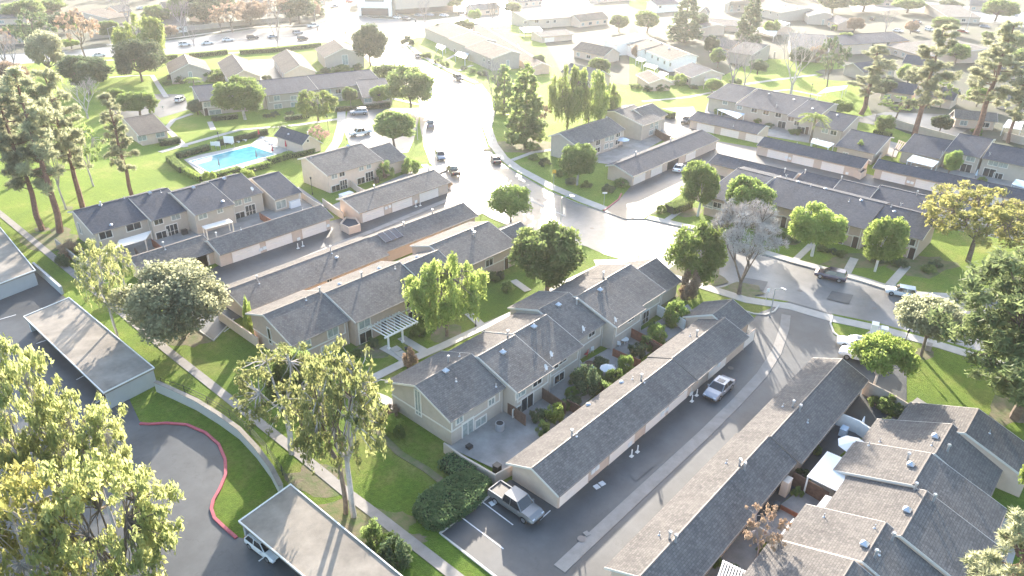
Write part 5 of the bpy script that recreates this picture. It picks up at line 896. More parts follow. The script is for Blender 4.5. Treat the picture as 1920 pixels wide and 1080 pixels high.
cover('porch roof with white posts on the bend terrace',(817,88,830,94,836,87,820,82),2.6,m='canvasb'); cover('second porch roof with white posts on the bend terrace',(853,103,872,110,880,100,860,96),2.6,m='canvasb'); cover('white porch frame at the gable of the dark roofed bungalow',(1320,152,1350,148,1352,141,1322,144),2.7,m='wallw')
cover('nearest small patio cover on the white walled terrace',(1232,139,1246,143,1254,138,1238,133),2.4); cover('middle patio cover on the white walled terrace',(1206,123,1228,130,1234,124,1212,118),2.4); cover('far patio cover on the white walled terrace',(1192,112,1204,116,1212,112,1198,107),2.4)
cover('white patio cover behind the slender pine',(1880,238,1915,243,1920,228,1890,224),2.5); cover('pale patio cover of the washed out terrace',(982,60,1018,58,1010,50,974,52),2.5); cover('blue patio cover of the hazy grey terrace',(1452,42,1472,47,1482,43,1460,38),2.4,m='canvasb'); cover('white sloping garage canopy in the haze',(1412,56,1452,68,1458,58,1420,50),2.5); cover('sunlit white canopy on the green by the long terrace',(1532,176,1582,168,1590,160,1550,164),2.6)
cover('small ribbed canopy between the two garage gardens',(812,467,860,463,853,456,818,460),3.,post=False)
# pergola porch of the centre terrace
pg=thing('pergola','white slatted pergola porch on three posts at the centre terrace door','pergola',(*G(735,640,ZB)[:2],ZB))
zp=2.1; a=G(721,634,zp); b=G(779,601,zp); d=(b-a); d.y=0; L=d.length; m=MB(); m.box(((a.x+b.x)/2,a.y,zp),(L,.16,.22)); obj('front_beam',m,MT['white'],pg)
sf=ROWS[T2.name][3][1]; yf=sf[2]-sf[3]+.45; m=MB()
for i in range(11):
    t=(i+.5)/11; x=a.x+d.x*t; m.box((x,(a.y+yf)/2-.1,zp+.17),(.1,abs(yf-a.y)+.5,.14))
obj('slat',m,MT['white'],pg); m=MB(); m.box(((a.x+b.x)/2,yf-.1,zp),(L,.12,.2)); obj('wall_beam',m,MT['white'],pg)
for t in (.1,.52,.96): m=MB(); x=a.x+d.x*t; m.box((x,a.y,(zp-.11+ZB)/2),(.2,.2,zp-.11-ZB)); m.box((x,a.y,ZB+.15),(.34,.34,.3)); obj('post',m,MT['white'],pg)
# hedges
def hedge(label,pts,w_,h,leaf='hedge',name='hedge',dens=90,size=.16):
    P=px(pts,ZB+h*.5); g=np.random.default_rng(int(pts[0]*3+pts[1])); Q=[]
    for a,b in zip(P,P[1:]):
        a=np.array(a);b=np.array(b); L=np.linalg.norm(b-a); n=int(L*(w_+2*h)*dens); d=(b-a)/L; o=np.array([-d[1],d[0]])
        t=g.uniform(-.2,L+.2,n); s=g.uniform(-w_/2,w_/2,n); z=g.uniform(0,h,n); k=g.random(n); f=w_/(w_+2*h)
        z=np.where(k<f,h+g.normal(size=n)*.05,z); s=np.where(k>=f,np.sign(g.random(n)-.5)*w_/2+g.normal(size=n)*.06,s)
        Q.append(np.column_stack([a[0]+d[0]*t+o[0]*s,a[1]+d[1]*t+o[1]*s,z]))
    Q=np.concatenate(Q); c=np.array([P[0][0],P[0][1],0]); me=leafcloud(name,Q-c,size,MT[leaf],1.3,0,3); r=thing(name,label,'hedge',(c[0],c[1],ZB)); f=bpy.data.objects.new('foliage',me); COL.objects.link(f); f.parent=r
    m=MB(); m.strip([(x,y) for x,y in P],w_*.88,ZB,ZB+h*.93); obj('core',m,MT['hcore'],r)
hp=px((775,958,787,935,840,900,885,885,920,905,905,932,880,955,830,988,800,985),ZB+.6)
g_=np.random.default_rng(5); cx=sum(p[0] for p in hp)/len(hp); cy=sum(p[1] for p in hp)/len(hp); m=MB(); m.prism([((x-cx)*.96+cx,(y-cy)*.96+cy) for x,y in hp],ZB,ZB+1.05)
r=thing('clipped_hedge','broad flat topped clipped hedge between the patio wall and the parking stalls','hedge',(cx,cy,ZB)); obj('core',m,MT['hcore'],r)
def inside(x,y,P):
    c=False
    for i in range(len(P)):
        a,b=P[i],P[i-1]
        if (a[1]>y)!=(b[1]>y) and x<(b[0]-a[0])*(y-a[1])/(b[1]-a[1])+a[0]: c=not c
    return c
xs=[p[0] for p in hp];ys=[p[1] for p in hp]; Q=[]
while len(Q)<9000:
    x=g_.uniform(min(xs),max(xs)); y=g_.uniform(min(ys),max(ys))
    if inside(x,y,hp): Q.append((x-cx,y-cy,1.08+g_.normal()*.06+.05*math.sin(x*2)*math.cos(y*1.7)))
for i in range(len(hp)):
    a,b=hp[i],hp[(i+1)%len(hp)]
    for k in range(int(math.dist(a,b)*170)): t=g_.random(); Q.append((a[0]+(b[0]-a[0])*t-cx+g_.normal()*.07,a[1]+(b[1]-a[1])*t-cy+g_.normal()*.07,g_.uniform(0,1.1)))
f=bpy.data.objects.new('foliage',leafcloud('foliage',Q,.17,MT['hedge'],1.3,0,4)); COL.objects.link(f); f.parent=r
hedge('clipped hedge along the far left side of the pool',(333,292,362,284,390,276),1.4,1.2); hedge('clipped hedge behind the pool seats',(410,268,440,262,480,252,500,247),1.2,1.2,'ldark')
hedge('dark block hedge at the pool corner',(318,297,330,308,342,318),1.5,1.3,'lbroad'); hedge('yellow topped hedge before the pool',(345,318,362,328,378,335),1.2,1.1,'lyel'); hedge('sunlit hedge along the near side of the pool',(395,332,420,326,448,318),1.6,1.2,'lbroad')
hedge('green hedge at the near corner of the pool',(464,318,480,314,503,308),1.4,1.1,'lfresh'); hedge('clipped hedge by the pool house gate',(505,302,525,296,545,289),1.5,1.3,'lfresh'); hedge('low hedge along the pool house wall',(547,292,570,288,588,282),1.,1.,'lbroad')
hedge('tall clipped hedge along the patio wall under the terrace gable',(838,862,860,878,885,890),2.2,1.1); hedge('hedge along the arterial road at the left',(285,111,310,108,332,106),2.,1.5,'lbroad'); hedge('hedge along the arterial road in the middle',(355,104,400,100,425,97),2.,1.5,'lbroad'); hedge('hedge along the arterial road to the corner',(450,98,520,93,600,84),2.,1.5,'lbroad')
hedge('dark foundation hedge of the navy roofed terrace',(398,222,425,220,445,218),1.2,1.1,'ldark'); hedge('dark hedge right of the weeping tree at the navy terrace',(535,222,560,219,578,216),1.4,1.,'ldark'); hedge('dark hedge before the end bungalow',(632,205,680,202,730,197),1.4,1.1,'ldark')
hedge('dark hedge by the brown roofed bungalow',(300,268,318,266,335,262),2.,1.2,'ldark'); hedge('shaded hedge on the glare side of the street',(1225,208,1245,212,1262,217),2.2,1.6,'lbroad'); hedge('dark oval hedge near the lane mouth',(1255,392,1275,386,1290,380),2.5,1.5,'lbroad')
hedge('yellow hedge behind the gabled house',(1562,53,1575,50,1580,47),2.,2.,'lyel'); hedge('flowering hedge by the dark bungalow',(1640,246,1655,250,1670,254),1.5,1.2,'lyel')
# bushes
for i,(x,y,ty,w_,lf,lb) in enumerate((
 (734,778,762,32,'laut','tan round bush at the terrace gable'),(740,808,782,40,'lyel','bright yellow green bush under the terrace gable'),(750,822,800,26,'lbroad','green bush beside the bright yellow one'),
 (1040,790,757,36,'lyel','bright yellow shrub in the timber fenced yard'),(1020,812,790,30,'lbroad','dark shrub at the foot of the bright yellow shrub'),(1100,738,690,60,'ldark','large dark shrub filling the middle yard'),(1170,700,662,30,'lfresh','feathery green shrub by the red fence'),(1222,622,604,16,'ldark','dark clipped ball bush by the patio door'),
 (1262,610,565,46,'lfresh','flowering shrub behind the white yard wall'),(1290,560,505,40,'laut','brown shrub beside the small forward garage'),(700,1030,985,56,'lbroad','shrub by the footpath near the lower carport'),(745,1060,1015,66,'ldark','dark shrub below the footpath shrub'),(735,1035,1000,40,'lfresh','light shrub between the footpath shrubs'),
 (722,335,305,34,'lfresh','pale green shrub tree at the corner of the hedged terrace'),(770,325,297,38,'lfresh','flowering bush by the lane corner'),(838,350,338,20,'laut','dry rock garden bush by the lane mouth'),(785,632,610,34,'lfresh','silvery bush left of the weeping tree trunk'),
 (770,690,655,34,'laut','rust coloured planting by the stepping stones'),(805,600,575,40,'ldark','dark bush under the weeping tree'),(950,545,528,28,'lbroad','grey green bush by the terrace end door'),(1665,770,745,46,'lbroad','variegated shrub along the curving wall'),(1695,790,762,36,'ldark','dark shrub at the end of the curving wall'),
 (468,348,318,34,'lyel','bright yellow shrub behind the pool side bungalow'),(440,345,325,30,'lfresh','green shrub tree by the pool hedge'),(395,345,318,28,'lyel','spiky yellow shrub at the pool corner'),(130,480,455,44,'laut','overgrown shrub inside the garden wall'),(120,500,478,26,'ldark','dark shrub at the low garden wall'),
 (1275,160,138,26,'lyel','round topiary bush by the dark roofed bungalow'),(1700,1000,0,0,'x','x'),(470,625,560,20,'lyel','small palm like shrub behind the garage row'),(1240,400,385,20,'lyel','low gold bush by the lane mouth'),(1530,700,0,0,'x','x'),
 (745,165,150,20,'lbroad','bush at the parking court corner'),(640,137,122,40,'lbroad','bushes under the tan gable'),(671,132,120,24,'ldark','bush right of the tan gable panel'),(340,155,140,36,'ldark','dark bush at the clubhouse wall'),(640,430,0,0,'x','x'),(1425,1010,0,0,'x','x'),
 (285,212,200,12,'lfresh','small clipped bush beside the court'),(290,260,245,22,'lyel','mushroom shaped topiary by the brown roofed bungalow'),(1645,90,78,14,'laut','rusty bush by the pink walled terrace'),(1695,205,190,24,'laut','orange autumn bush below the hazy pines'),(1852,72,58,26,'lbroad','round bush on the top right verge'),(1830,252,240,24,'lfresh','leafy bush by the boundary wall'))):
    if lf!='x': plant('bush#%d'%(1+i%3),x,y,ty,w_,lb,leaf=lf,name='bush',cat='bush',group='garden bushes')
# ---------------- street furniture and yard things
def lamppost(x,y,label,h=3.2,arm=0,toward=(0,1),cat='street lamp'):
    b=G(x,y,ZB); r=thing('street_lamp' if arm else 'lamp_post',label,cat,b); m=MB(); m.tube((b.x,b.y,ZB),(b.x,b.y,ZB+h),.09 if arm else .05,.05,8); m.tube((b.x,b.y,ZB),(b.x,b.y,ZB+.35),.14,.1,8); obj('pole',m,MT['metal' if arm else 'dark'],r)
    if arm:
        e=(b.x+toward[0]*arm,b.y+toward[1]*arm,ZB+h+.5); m=MB(); m.tube((b.x,b.y,ZB+h-.1),e,.05,.04,6); obj('arm',m,MT['metal'],r); m=MB(); m.box((e[0]+toward[0]*.3,e[1]+toward[1]*.3,e[2]),(.75,.3,.16),math.atan2(toward[1],toward[0])); obj('lamp_head',m,MT['metal'],r)
    else:
        m=MB(); m.tube((b.x,b.y,ZB+h),(b.x,b.y,ZB+h+.35),.12,.18,8); m.tube((b.x,b.y,ZB+h+.35),(b.x,b.y,ZB+h+.5),.22,.03,8); obj('lantern',m,MT['dark'],r)
lamppost(892,612,'black lamp post on the walk between the terraces'); lamppost(764,697,'black lamp post by the stepping stones'); lamppost(586,365,'black lantern post between the hedged terrace and the bungalow'); lamppost(413,277,'lantern post on the green above the pool'); lamppost(616,247,'lantern post beside the pool walk',3.6); lamppost(1519,181,'thin lamp post on the sunlit green',3.5); lamppost(1693,655,'lantern post beside the utility boxes',2.6); lamppost(904,206,'lamp post on the sunlit kerb of the bend',3.5); lamppost(482,348,'lantern post behind the pool side bungalow',3.)
lamppost(211,96,'tall street lamp on the arterial road',8,2,(.9,-.4)); lamppost(526,75,'street lamp near the arterial cars',8,2,(.9,-.4)); lamppost(1812,56,'tall street lamp at the top right street',8,2,(.5,-.8)); lamppost(783,262,'tall pole at the kerb of the white street',7,1.5,(1,0)); lamppost(592,45,'tall pole at the far side of the junction',10,2,(.8,.2)); lamppost(1050,440,'tall pole at the kerb behind the large round tree',7,1.6,(.3,-.9)); lamppost(903,392,'slim pole on the lane mouth grass',5,1.2,(.7,-.6)); lamppost(1443,594,'lamp on the kerb island by the forward garage',4.5,1.,(-.2,-.9))
def signpost(x,y,label,h,wd,hh,col,rim=None):
    b=G(x,y,ZB); r=thing('road_sign',label,'sign',b); m=MB(); m.tube((b.x,b.y,ZB),(b.x,b.y,ZB+h),.04,n=6); obj('post',m,MT['metal'],r); m=MB(); m.box((b.x-.05,b.y-.05,ZB+h-hh/2),(wd,.04,hh),R(-45)); obj('sign_plate',m,MT[col],r)
MT['ysign']=mat('yellow_sign',(.75,.42,.03),.5)
signpost(1038,346,'orange yellow warning sign on a tall post at the bend',3.2,.75,.75,'ysign'); signpost(1132,386,'white street name sign at the lane corner',2.8,.9,.3,'white'); signpost(1436,565,'small sign behind the forward garage',2.2,.4,.6,'white'); signpost(218,183,'white notice board on the park lawn edge',1.4,1.3,.9,'white'); signpost(306,207,'stall sign in the park side court',1.2,.5,.5,'white')
# utility boxes on one pad
up=thing('utility_box','left pale green utility box beside the pavement','utility box',G(1637,624,ZB)); b=G(1637,624,ZB); m=MB(); m.box((b.x,b.y,ZB+.75),(1.1,.8,1.4),R(15)); obj('cabinet',m,MT['ubox'] if 'ubox' in MT else MT['white'],up); m=MB(); m.box((b.x,b.y,ZB+1.48),(1.2,.9,.06),R(15)); obj('lid',m,MT['white'],up)
up=thing('utility_box','right pale green utility box with the slanting lid','utility box',G(1655,630,ZB)); b=G(1655,630,ZB); m=MB(); m.box((b.x,b.y,ZB+.65),(1.,.8,1.2),R(15)); obj('cabinet',m,MT['white'],up); m=MB(); m.box((b.x,b.y,ZB+1.28),(1.1,.9,.06),R(15)); obj('lid',m,MT['white'],up)
P=px((1622,628,1640,616,1666,626,1662,638,1640,636)); sheet('utility_pad',None,Z3+.02,'conc',raw=P)
b=G(1740,655,ZB); m=MB(); m.box((b.x,b.y,ZB+.4),(1.1,.7,.8),R(10)); tag(obj('ground_box',m,MT['swale'],loc=b),'low grey box beside the umbrella shaped tree','utility box')
# patio kit
def ac(x,y,label):
    b=G(x,y,ZB); r=thing('air_conditioner',label,'air conditioner',b); m=MB(); m.tube((b.x,b.y,ZB),(b.x,b.y,ZB+.95),.52,n=12); obj('casing',m,MT['metal'],r); m=MB(); m.tube((b.x,b.y,ZB+.95),(b.x,b.y,ZB+.98),.4,n=12); obj('fan_grille',m,MT['dark'],r)
ac(937,806,'air conditioning unit on the corner patio')
def parasol(x,y,label,rad=1.5,h=2.4,m='canvas',closed=False):
    b=G(x,y,ZB); r=thing('parasol',label,'parasol',b); q=MB(); q.tube((b.x,b.y,ZB),(b.x,b.y,ZB+h),.035,n=6); q.tube((b.x,b.y,ZB),(b.x,b.y,ZB+.1),.3,.25,8); obj('pole',q,MT['dark'],r); q=MB(); top=(b.x,b.y,ZB+h+.1); n=8
    if closed: q.tube((b.x,b.y,ZB+h*.35),(b.x,b.y,ZB+h),.24,.05,8)
    else:
        for i in range(n): t,u=i/n*6.283,(i+1)/n*6.283; q.face([(b.x+math.cos(t)*rad,b.y+math.sin(t)*rad,ZB+h-.45),(b.x+math.cos(u)*rad,b.y+math.sin(u)*rad,ZB+h-.45),top])
    obj('canopy',q,MT[m],r)
MT['redc']=mat('red_canvas',(.45,.03,.06),.8); MT['greyc']=mat('grey_canvas',(.25,.27,.3),.8)
parasol(1592,862,'white open parasol in the right hand yard',1.6); parasol(1138,705,'white market parasol in the middle yard',1.,1.6); parasol(1166,276,'pale blue parasol behind the shaded corner terrace',1.7,2.3,'canvasb'); parasol(1612,812,'closed pale parasol beside the cream wall',.4,2.3,'canvasb',True); parasol(1650,818,'pale blue tilted parasol by the bungalow roof',.9,1.8,'canvasb')
parasol(412,316,'closed grey parasol at the pool edge',.4,2.3,'greyc',True); parasol(482,300,'closed grey parasol near the pool corner',.4,2.3,'greyc',True); parasol(512,289,'closed red parasol beside the pool',.4,2.2,'redc',True); parasol(537,281,'closed red parasol at the pool house post',.4,2.4,'redc',True); parasol(486,257,'closed pink parasol at the far pool corner',.4,2.2,'redc',True); parasol(1530,275,'closed white parasol on the pale terrace patio',.4,2.2,'canvas',True); parasol(1828,335,'closed pale parasol by the grey green terrace doors',.4,2.2,'canvasb',True)
def table(x,y,label,s=1.,m='white'):
    b=G(x,y,ZB); r=thing('garden_table',label,'table',b); q=MB(); q.tube((b.x,b.y,ZB+.68*s),(b.x,b.y,ZB+.73*s),.6*s,n=12); obj('table_top',q,MT[m],r)
    for i in range(4): q=MB(); t=i*1.57+.7; q.tube((b.x+math.cos(t)*.4*s,b.y+math.sin(t)*.4*s,ZB),(b.x+math.cos(t)*.4*s,b.y+math.sin(t)*.4*s,ZB+.68*s),.03,n=5); obj('leg',q,MT[m],r)
def chair(x,y,rz,label,m='white',g='garden chairs'):
    b=G(x,y,ZB); r=thing('garden_chair',label,'chair',b,g); ca,sa=math.cos(rz),math.sin(rz); w_=lambda u,v,z:(b.x+u*ca-v*sa,b.y+u*sa+v*ca,ZB+z)
    q=MB(); q.box(w_(0,0,.42),(.5,.5,.06),rz); obj('seat',q,MT[m],r); q=MB(); q.box(w_(-.24,0,.7),(.06,.5,.55),rz); obj('backrest',q,MT[m],r)
    for u in (-.2,.2):
        for v in (-.2,.2): q=MB(); q.tube(w_(u,v,0),w_(u,v,.4),.025,n=5); obj('leg',q,MT[m],r)
table(1105,690,'round dark table near the blue chair',1.,'wood'); chair(1108,697,1.,'blue plastic chair in the middle yard','canvasb'); chair(1098,668,2.,'red chair on the middle patio','redc'); chair(1148,694,.5,'white chair facing the market parasol'); chair(1085,690,2.5,'pale chair at the dark shrub'); table(1170,644,'white rectangular table on the far patio'); chair(1160,650,.3,'white chair by the far patio table'); chair(1478,838,.8,'white chair under the garage eaves','white')
chair(1108,660,1.2,'white chair beside the red chair'); table(1475,835,'small dark table by the open parasol',.8,'wood')
def loung(x,y,rz,label):
    b=G(x,y,ZB+.03); r=thing('sun_lounger',label,'sun lounger',b,'pool loungers'); ca,sa=math.cos(rz),math.sin(rz); w_=lambda u,v,z:(b.x+u*ca-v*sa,b.y+u*sa+v*ca,ZB+z)
    q=MB(); q.box(w_(0,0,.3),(1.3,.6,.07),rz); obj('seat',q,MT['white'],r); q=MB(); q.face([w_(.65,-.3,.3),w_(1.2,-.3,.75),w_(1.2,.3,.75),w_(.65,.3,.3)]); obj('backrest',q,MT['white'],r)
    for u in (-.5,.5): q=MB(); q.box(w_(u,0,.14),(.06,.55,.26),rz); obj('leg',q,MT['white'],r)
for i,(x,y,l) in enumerate(((432,270,'white lounger nearest the notice board'),(445,267,'second white lounger from the notice board'),(458,264,'third white lounger from the notice board'),(500,264,'white lounger on the sunlit deck far corner'),(508,270,'white lounger on the sunlit deck middle'),(516,277,'white lounger on the sunlit deck near the pool house'))): loung(x,y,1.9,l)
for i,(x,y,w_,h,l) in enumerate(((401,281,1.1,.9,'small white board on the dark pool hedge'),(410,282,1.1,1.1,'second small white board on the pool hedge'),(431,276,2.3,1.6,'large white notice board behind the pool'))):
    b=G(x,y,ZB); r=thing('notice_board',l,'sign',b,'pool rule boards'); q=MB(); q.box((b.x,b.y,ZB+1.+h/2),(w_,.06,h),R(-48)); obj('board',q,MT['white'],r); 
    for s in (-1,1): q=MB(); q.tube((b.x+s*w_*.3,b.y-s*w_*.33,ZB),(b.x+s*w_*.3,b.y-s*w_*.33,ZB+1.),.04,n=5); obj('post',q,MT['metal'],r)
def stuffbox(x,y,z,d,m,name,label,cat,rz=0,lid=None):
    b=G(x,y,ZB); r=thing(name,label,cat,b); q=MB(); q.box((b.x,b.y,ZB+d[2]/2),d,rz,0,.94); obj('body',q,MT[m],r); q=MB(); q.box((b.x,b.y,ZB+d[2]+.03),(d[0]*1.02,d[1]*1.02,.06),rz); obj('lid',q,MT[lid or m],r)
stuffbox(552,388,0,(2.2,1.2,1.3),'canvas','covered_grill','white cloth covered furniture on the bungalow patio','cover'); stuffbox(650,372,0,(2.6,1.4,1.),'canvas','covered_table','white sheet covered table on the hedged terrace patio','cover')
stuffbox(1470,925,0,(1.1,.7,1.8),'wallw','garden_shed','tall cream storage cabinet by the black fence','cabinet'); stuffbox(1453,957,0,(.8,.6,.9),'dark','grill','black grill at the end of the black fence','grill'); stuffbox(1580,815,0,(1.,.7,.9),'canvasb','grill','covered blue grey grill behind the garage row','grill'); stuffbox(347,440,0,(.9,.7,.9),'dark','grill','black grill by the french doors of the west terrace','grill'); stuffbox(706,343,0,(.9,.7,1.),'dark','grill','dark grill by the sliding door at the hedged terrace','grill'); stuffbox(932,886,0,(.7,.7,1.),'dark','grill','small black kettle grill on the corner patio','grill'); stuffbox(722,333,0,(.6,.6,.6),'wood','planter','round dark planter by the lane hedge','planter')
stuffbox(880,841,0,(.6,.6,.4),'dark','planter','dark planter beside the corner patio door','planter'); stuffbox(662,545,0,(1.4,.9,.8),'dark','planter','planter in the recess behind the garage row','planter')
# bin enclosure
be=thing('bin_enclosure','cream bin enclosure with a dark lid beside the garage gable','bin store',G(655,440,ZB)); P=px((640,432,655,440,676,434,668,422,650,420)); m=MB(); m.strip([(x,y) for x,y in P]+[P[0]],.15,ZB,ZB+1.4); obj('enclosure_wall',m,MT['gwall'],be); m=MB(); m.prism([(x,y) for x,y in P],ZB+.9,ZB+1.1); obj('bin_lid',m,MT['roofb'],be)
be=thing('bin_enclosure','cream bin enclosure at the right end of the far garage row','bin store',G(1610,338,ZB)); P=px((1597,330,1612,337,1622,330,1608,324)); m=MB(); m.strip([(x,y) for x,y in P]+[P[0]],.15,ZB,ZB+1.5); obj('enclosure_wall',m,MT['gwall'],be); m=MB(); m.prism([(x,y) for x,y in P],ZB+.9,ZB+1.1); obj('bin_lid',m,MT['roofb'],be)
# bollards by the garage doors
for x,y,l in ((1184,856,'white bollard at the garage pier nearest the pickup'),(1195,848,'second white bollard at the same garage pier'),(1297,753,'white bollard left of the silver sedan'),(1306,742,'white bollard right beside the silver sedan'),(559,466,'white bollard at the west garage pier'),(568,462,'second white bollard at the west garage pier'),(780,388,'white bollard at the far garage pier'),(788,386,'second white bollard at the far garage pier')):
    b=G(x,y,ZB); r=thing('bollard',l,'bollard',b,'garage bollards'); m=MB(); m.tube((b.x,b.y,ZB),(b.x,b.y,ZB+.95),.07,n=8); obj('post',m,MT['white'],r); m=MB(); m.box((b.x,b.y,ZB+.05),(.45,.35,.08)); obj('foot',m,MT['white'],r)
# drain covers and stepping stones
for i,(x,y) in enumerate(((1119,912),(1129,906),(923,943),(1100,1000))): ribbon('drain_cover',(x-4,y+2,x+4,y-2),.55,'paint' if i<3 else 'swale',Z2,Z2+.01)
for i,(x,y) in enumerate(((742,655),(752,664),(763,672))): ribbon('stepping_stone',(x-7,y+2,x+7,y-4),1.2,'conc',ZB,ZB+.05)
# traffic signals at the junction
for x,y,l in ((650,82,'traffic signal on the near corner of the junction'),(598,76,'traffic signal left of the junction'),(780,58,'traffic signal mast with long arm at the far corner')):
    b=G(x,y,ZB); r=thing('traffic_light',l,'traffic light',b); m=MB(); m.tube((b.x,b.y,ZB),(b.x,b.y,ZB+5.),.1,.07,8); obj('pole',m,MT['metal'],r); m=MB(); m.box((b.x,b.y,ZB+4.2),(.4,.35,1.1)); obj('signal_head',m,MT['dark'],r)
    if 'mast' in l:
        m=MB(); e=Vector((b.x-3,b.y+9,ZB+6.5)); m.tube((b.x,b.y,ZB+5),e,.09,.05,6); obj('mast_arm',m,MT['metal'],r); m=MB(); m.box((e.x,e.y,e.z-.5),(.4,.35,1.)); obj('signal_head',m,MT['dark'],r)
# commercial building beyond the junction
cb=thing('commercial_building','two storey corner shop building with white arched entrance beyond the junction','building',G(720,28,ZB)); a=G(672,30,ZB); b=G(735,31,ZB); c=G(850,22,ZB); n=Vector((.35,1,0)).normalized()
def wallbox(p,q,dep,h,mt,name,z0=ZB):
    d=(q-p); an=math.atan2(d.y,d.x); nn=Vector((-d.y,d.x,0)).normalized(); nn=nn if nn.dot(p)>0 else -nn; mid=(p+q)/2+nn*dep/2; m=MB(); m.box((mid.x,mid.y,z0+h/2),(d.length,dep,h),an); obj(name,m,MT[mt],cb); return an,nn
wallbox(a,b,14,9,'white','corner_block'); an,nn=wallbox(b+Vector((2,-1,0)),c,12,8,'wall','wing'); 
for i in range(3):
    p=a.lerp(b,.25+.25*i)-nn*.05; m=MB(); m.box((p.x,p.y,ZB+2),(5.,.4,3.6),math.atan2((b-a).y,(b-a).x)); obj('arched_opening',m,MT['glass'],cb)
for i in range(6):
    p=b.lerp(c,.12+.15*i)-nn*1.3; m=MB(); m.box((p.x,p.y,ZB+2.),(6.,.5,2.4),an); obj('shopfront',m,MT['glass'],cb)
m=MB(); p=a.lerp(b,.5)-nn*.3; m.box((p.x,p.y,ZB+7.2),(9,.3,1.),math.atan2((b-a).y,(b-a).x)); obj('sign_band',m,MT['swale'],cb)

# ---------------- more of the far neighbourhood
FAR=[(1075,28,1130,22,'pale roof almost lost in the brightest glare','rooft'),(1090,78,1150,90,'glare washed roof left of the white walled terrace','rooft'),(1070,118,1130,132,'low roof behind the backlit willows','roof'),
 (1480,78,1440,60,'x','roof'),(1345,70,1385,78,'low roof between the cypress trees','roof'),(1570,28,1592,36,'small roof beside the silver van','roofb'),(1700,102,1752,108,'roof behind the middle hazy pine','roofb'),(1880,60,1960,66,'long grey roof at the right edge of the top street','roof'),(1870,110,1950,122,'grey roof at the right edge behind the rightmost pine','roofb'),
 (1660,150,1722,158,'dark roof seen through the middle hazy pine','roofb'),(1745,160,1800,168,'dark roof between the right hand pines','roofb'),(1880,165,1950,175,'brown roof under the slender pine','roof'),(1820,0,1880,4,'grey roof at the top right corner street','roof'),(1640,-8,1690,-6,'bright roof at the very top right','rooft'),(1540,-12,1590,-10,'roof at the top edge above the tree mass','roof'),
 (1110,-14,1180,-18,'roof at the top edge in the glare','rooft'),(880,8,930,4,'roof behind the bright car park','roof'),(960,-6,1010,-10,'roof at the top edge beyond the car park','roof'),(110,24,140,20,'roof left of the rooflight house','roof'),(205,12,232,8,'brown roof right of the rooflight house','roof'),(300,4,330,2,'tan roof at the top left edge','rooft'),(460,-4,500,-8,'roof hidden by the top left trees','roof'),(360,18,395,14,'dark roof behind the conifer mass','roof'),(10,55,50,52,'blue grey roof at the left edge of the arterial','roofb'),(560,-8,600,-12,'roof by the road at the top edge','roof')]
for x1,y1,x2,y2,l,rm in FAR:
    if l!='x': row('bungalow',l,'house',[(x1,y1,x2,y2,4.5)],d='free',zr=5.2,ze=2.9,hb=4.5,rm=rm,wm='gwall')
FT=[(1345,128,92,30,'round','tree below the low roof between the cypresses'),(1310,60,26,30,'round','pale tree right of the large cypress'),(1445,66,36,30,'olive','tree before the hazy pink garages'),(1580,92,62,30,'round','tree beside the pink walled terrace'),(1530,118,88,34,'olive','spreading tree above the magnolia'),(1700,160,120,44,'olive','tree between the dark roofs'),(1655,185,150,40,'round','dark tree left of the middle pine'),(1790,120,82,40,'round','tree behind the wide low bungalow'),(1905,140,92,50,'round','tree on the right edge above the slender pine'),(1600,62,34,30,'round','tree by the silver van house'),(1900,95,62,36,'olive','tree on the top right verge'),(1780,25,0,40,'round','tree before the porch bungalow at top right'),(1830,200,165,40,'round','dark tree below the rightmost pine'),
 (1160,60,28,36,'round','glare washed tree left of the top centre'),(1195,110,84,26,'olive','glare washed tree behind the patio covers'),(960,30,6,30,'round','small tree before the washed out terrace'),(1010,130,104,26,'olive','tree by the glare lit garage row'),(890,40,16,26,'olive','tree in the bright car park'),
 (210,75,40,36,'round','green tree by the block wall at upper left'),(320,70,48,28,'olive','tree behind the arterial wall'),(480,44,10,44,'sparse','tall thin tree above the arterial'),(50,80,46,44,'round','dark tree at the upper left'),(130,60,30,36,'olive','grey tree near the autumn tree'),(415,60,20,36,'sparse','russet tree by the arterial wall'),(590,40,4,30,'round','tree at the arterial corner'),(30,40,6,40,'olive','tree at the top left corner'),(190,150,122,34,'round','tree on the edge of the park lawn'),(225,205,168,36,'olive','bushy tree left of the small court'),(75,225,150,60,'round','dark tree behind the tall pines'),(15,260,190,60,'round','green tree mass at the left edge behind the pines')]
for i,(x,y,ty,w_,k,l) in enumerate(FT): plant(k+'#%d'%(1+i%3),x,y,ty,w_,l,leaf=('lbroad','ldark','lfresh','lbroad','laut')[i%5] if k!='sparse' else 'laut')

for x,y,l in ((1010,375,'m'),(1110,428,'m'),(1500,545,'m'),(1640,578,'m'),(1090,1010,'m'),(1370,690,'m'),(880,260,'m'),(640,420,'m')):
    p=G(x,y,0 if y<600 and x>870 else ZB+.12); zz=.012 if (y<600 and x>870) else ZB+.13; m=MB(); m.tube((p.x,p.y,zz-.01),(p.x,p.y,zz),.38,n=14); o=obj('manhole_cover',m,MT['trimd'],loc=p); tag(o,kind='structure')
for q in ((1395,520,1440,528,1432,545,1385,536),(1180,890,1215,862,1228,872,1192,902),(930,330,960,345,950,360,915,345),(1560,545,1600,553,1592,570,1550,560)):
    z0=.01 if q[1]<600 else ZB+.02; sheet('asphalt_patch',q,z0,'lane')

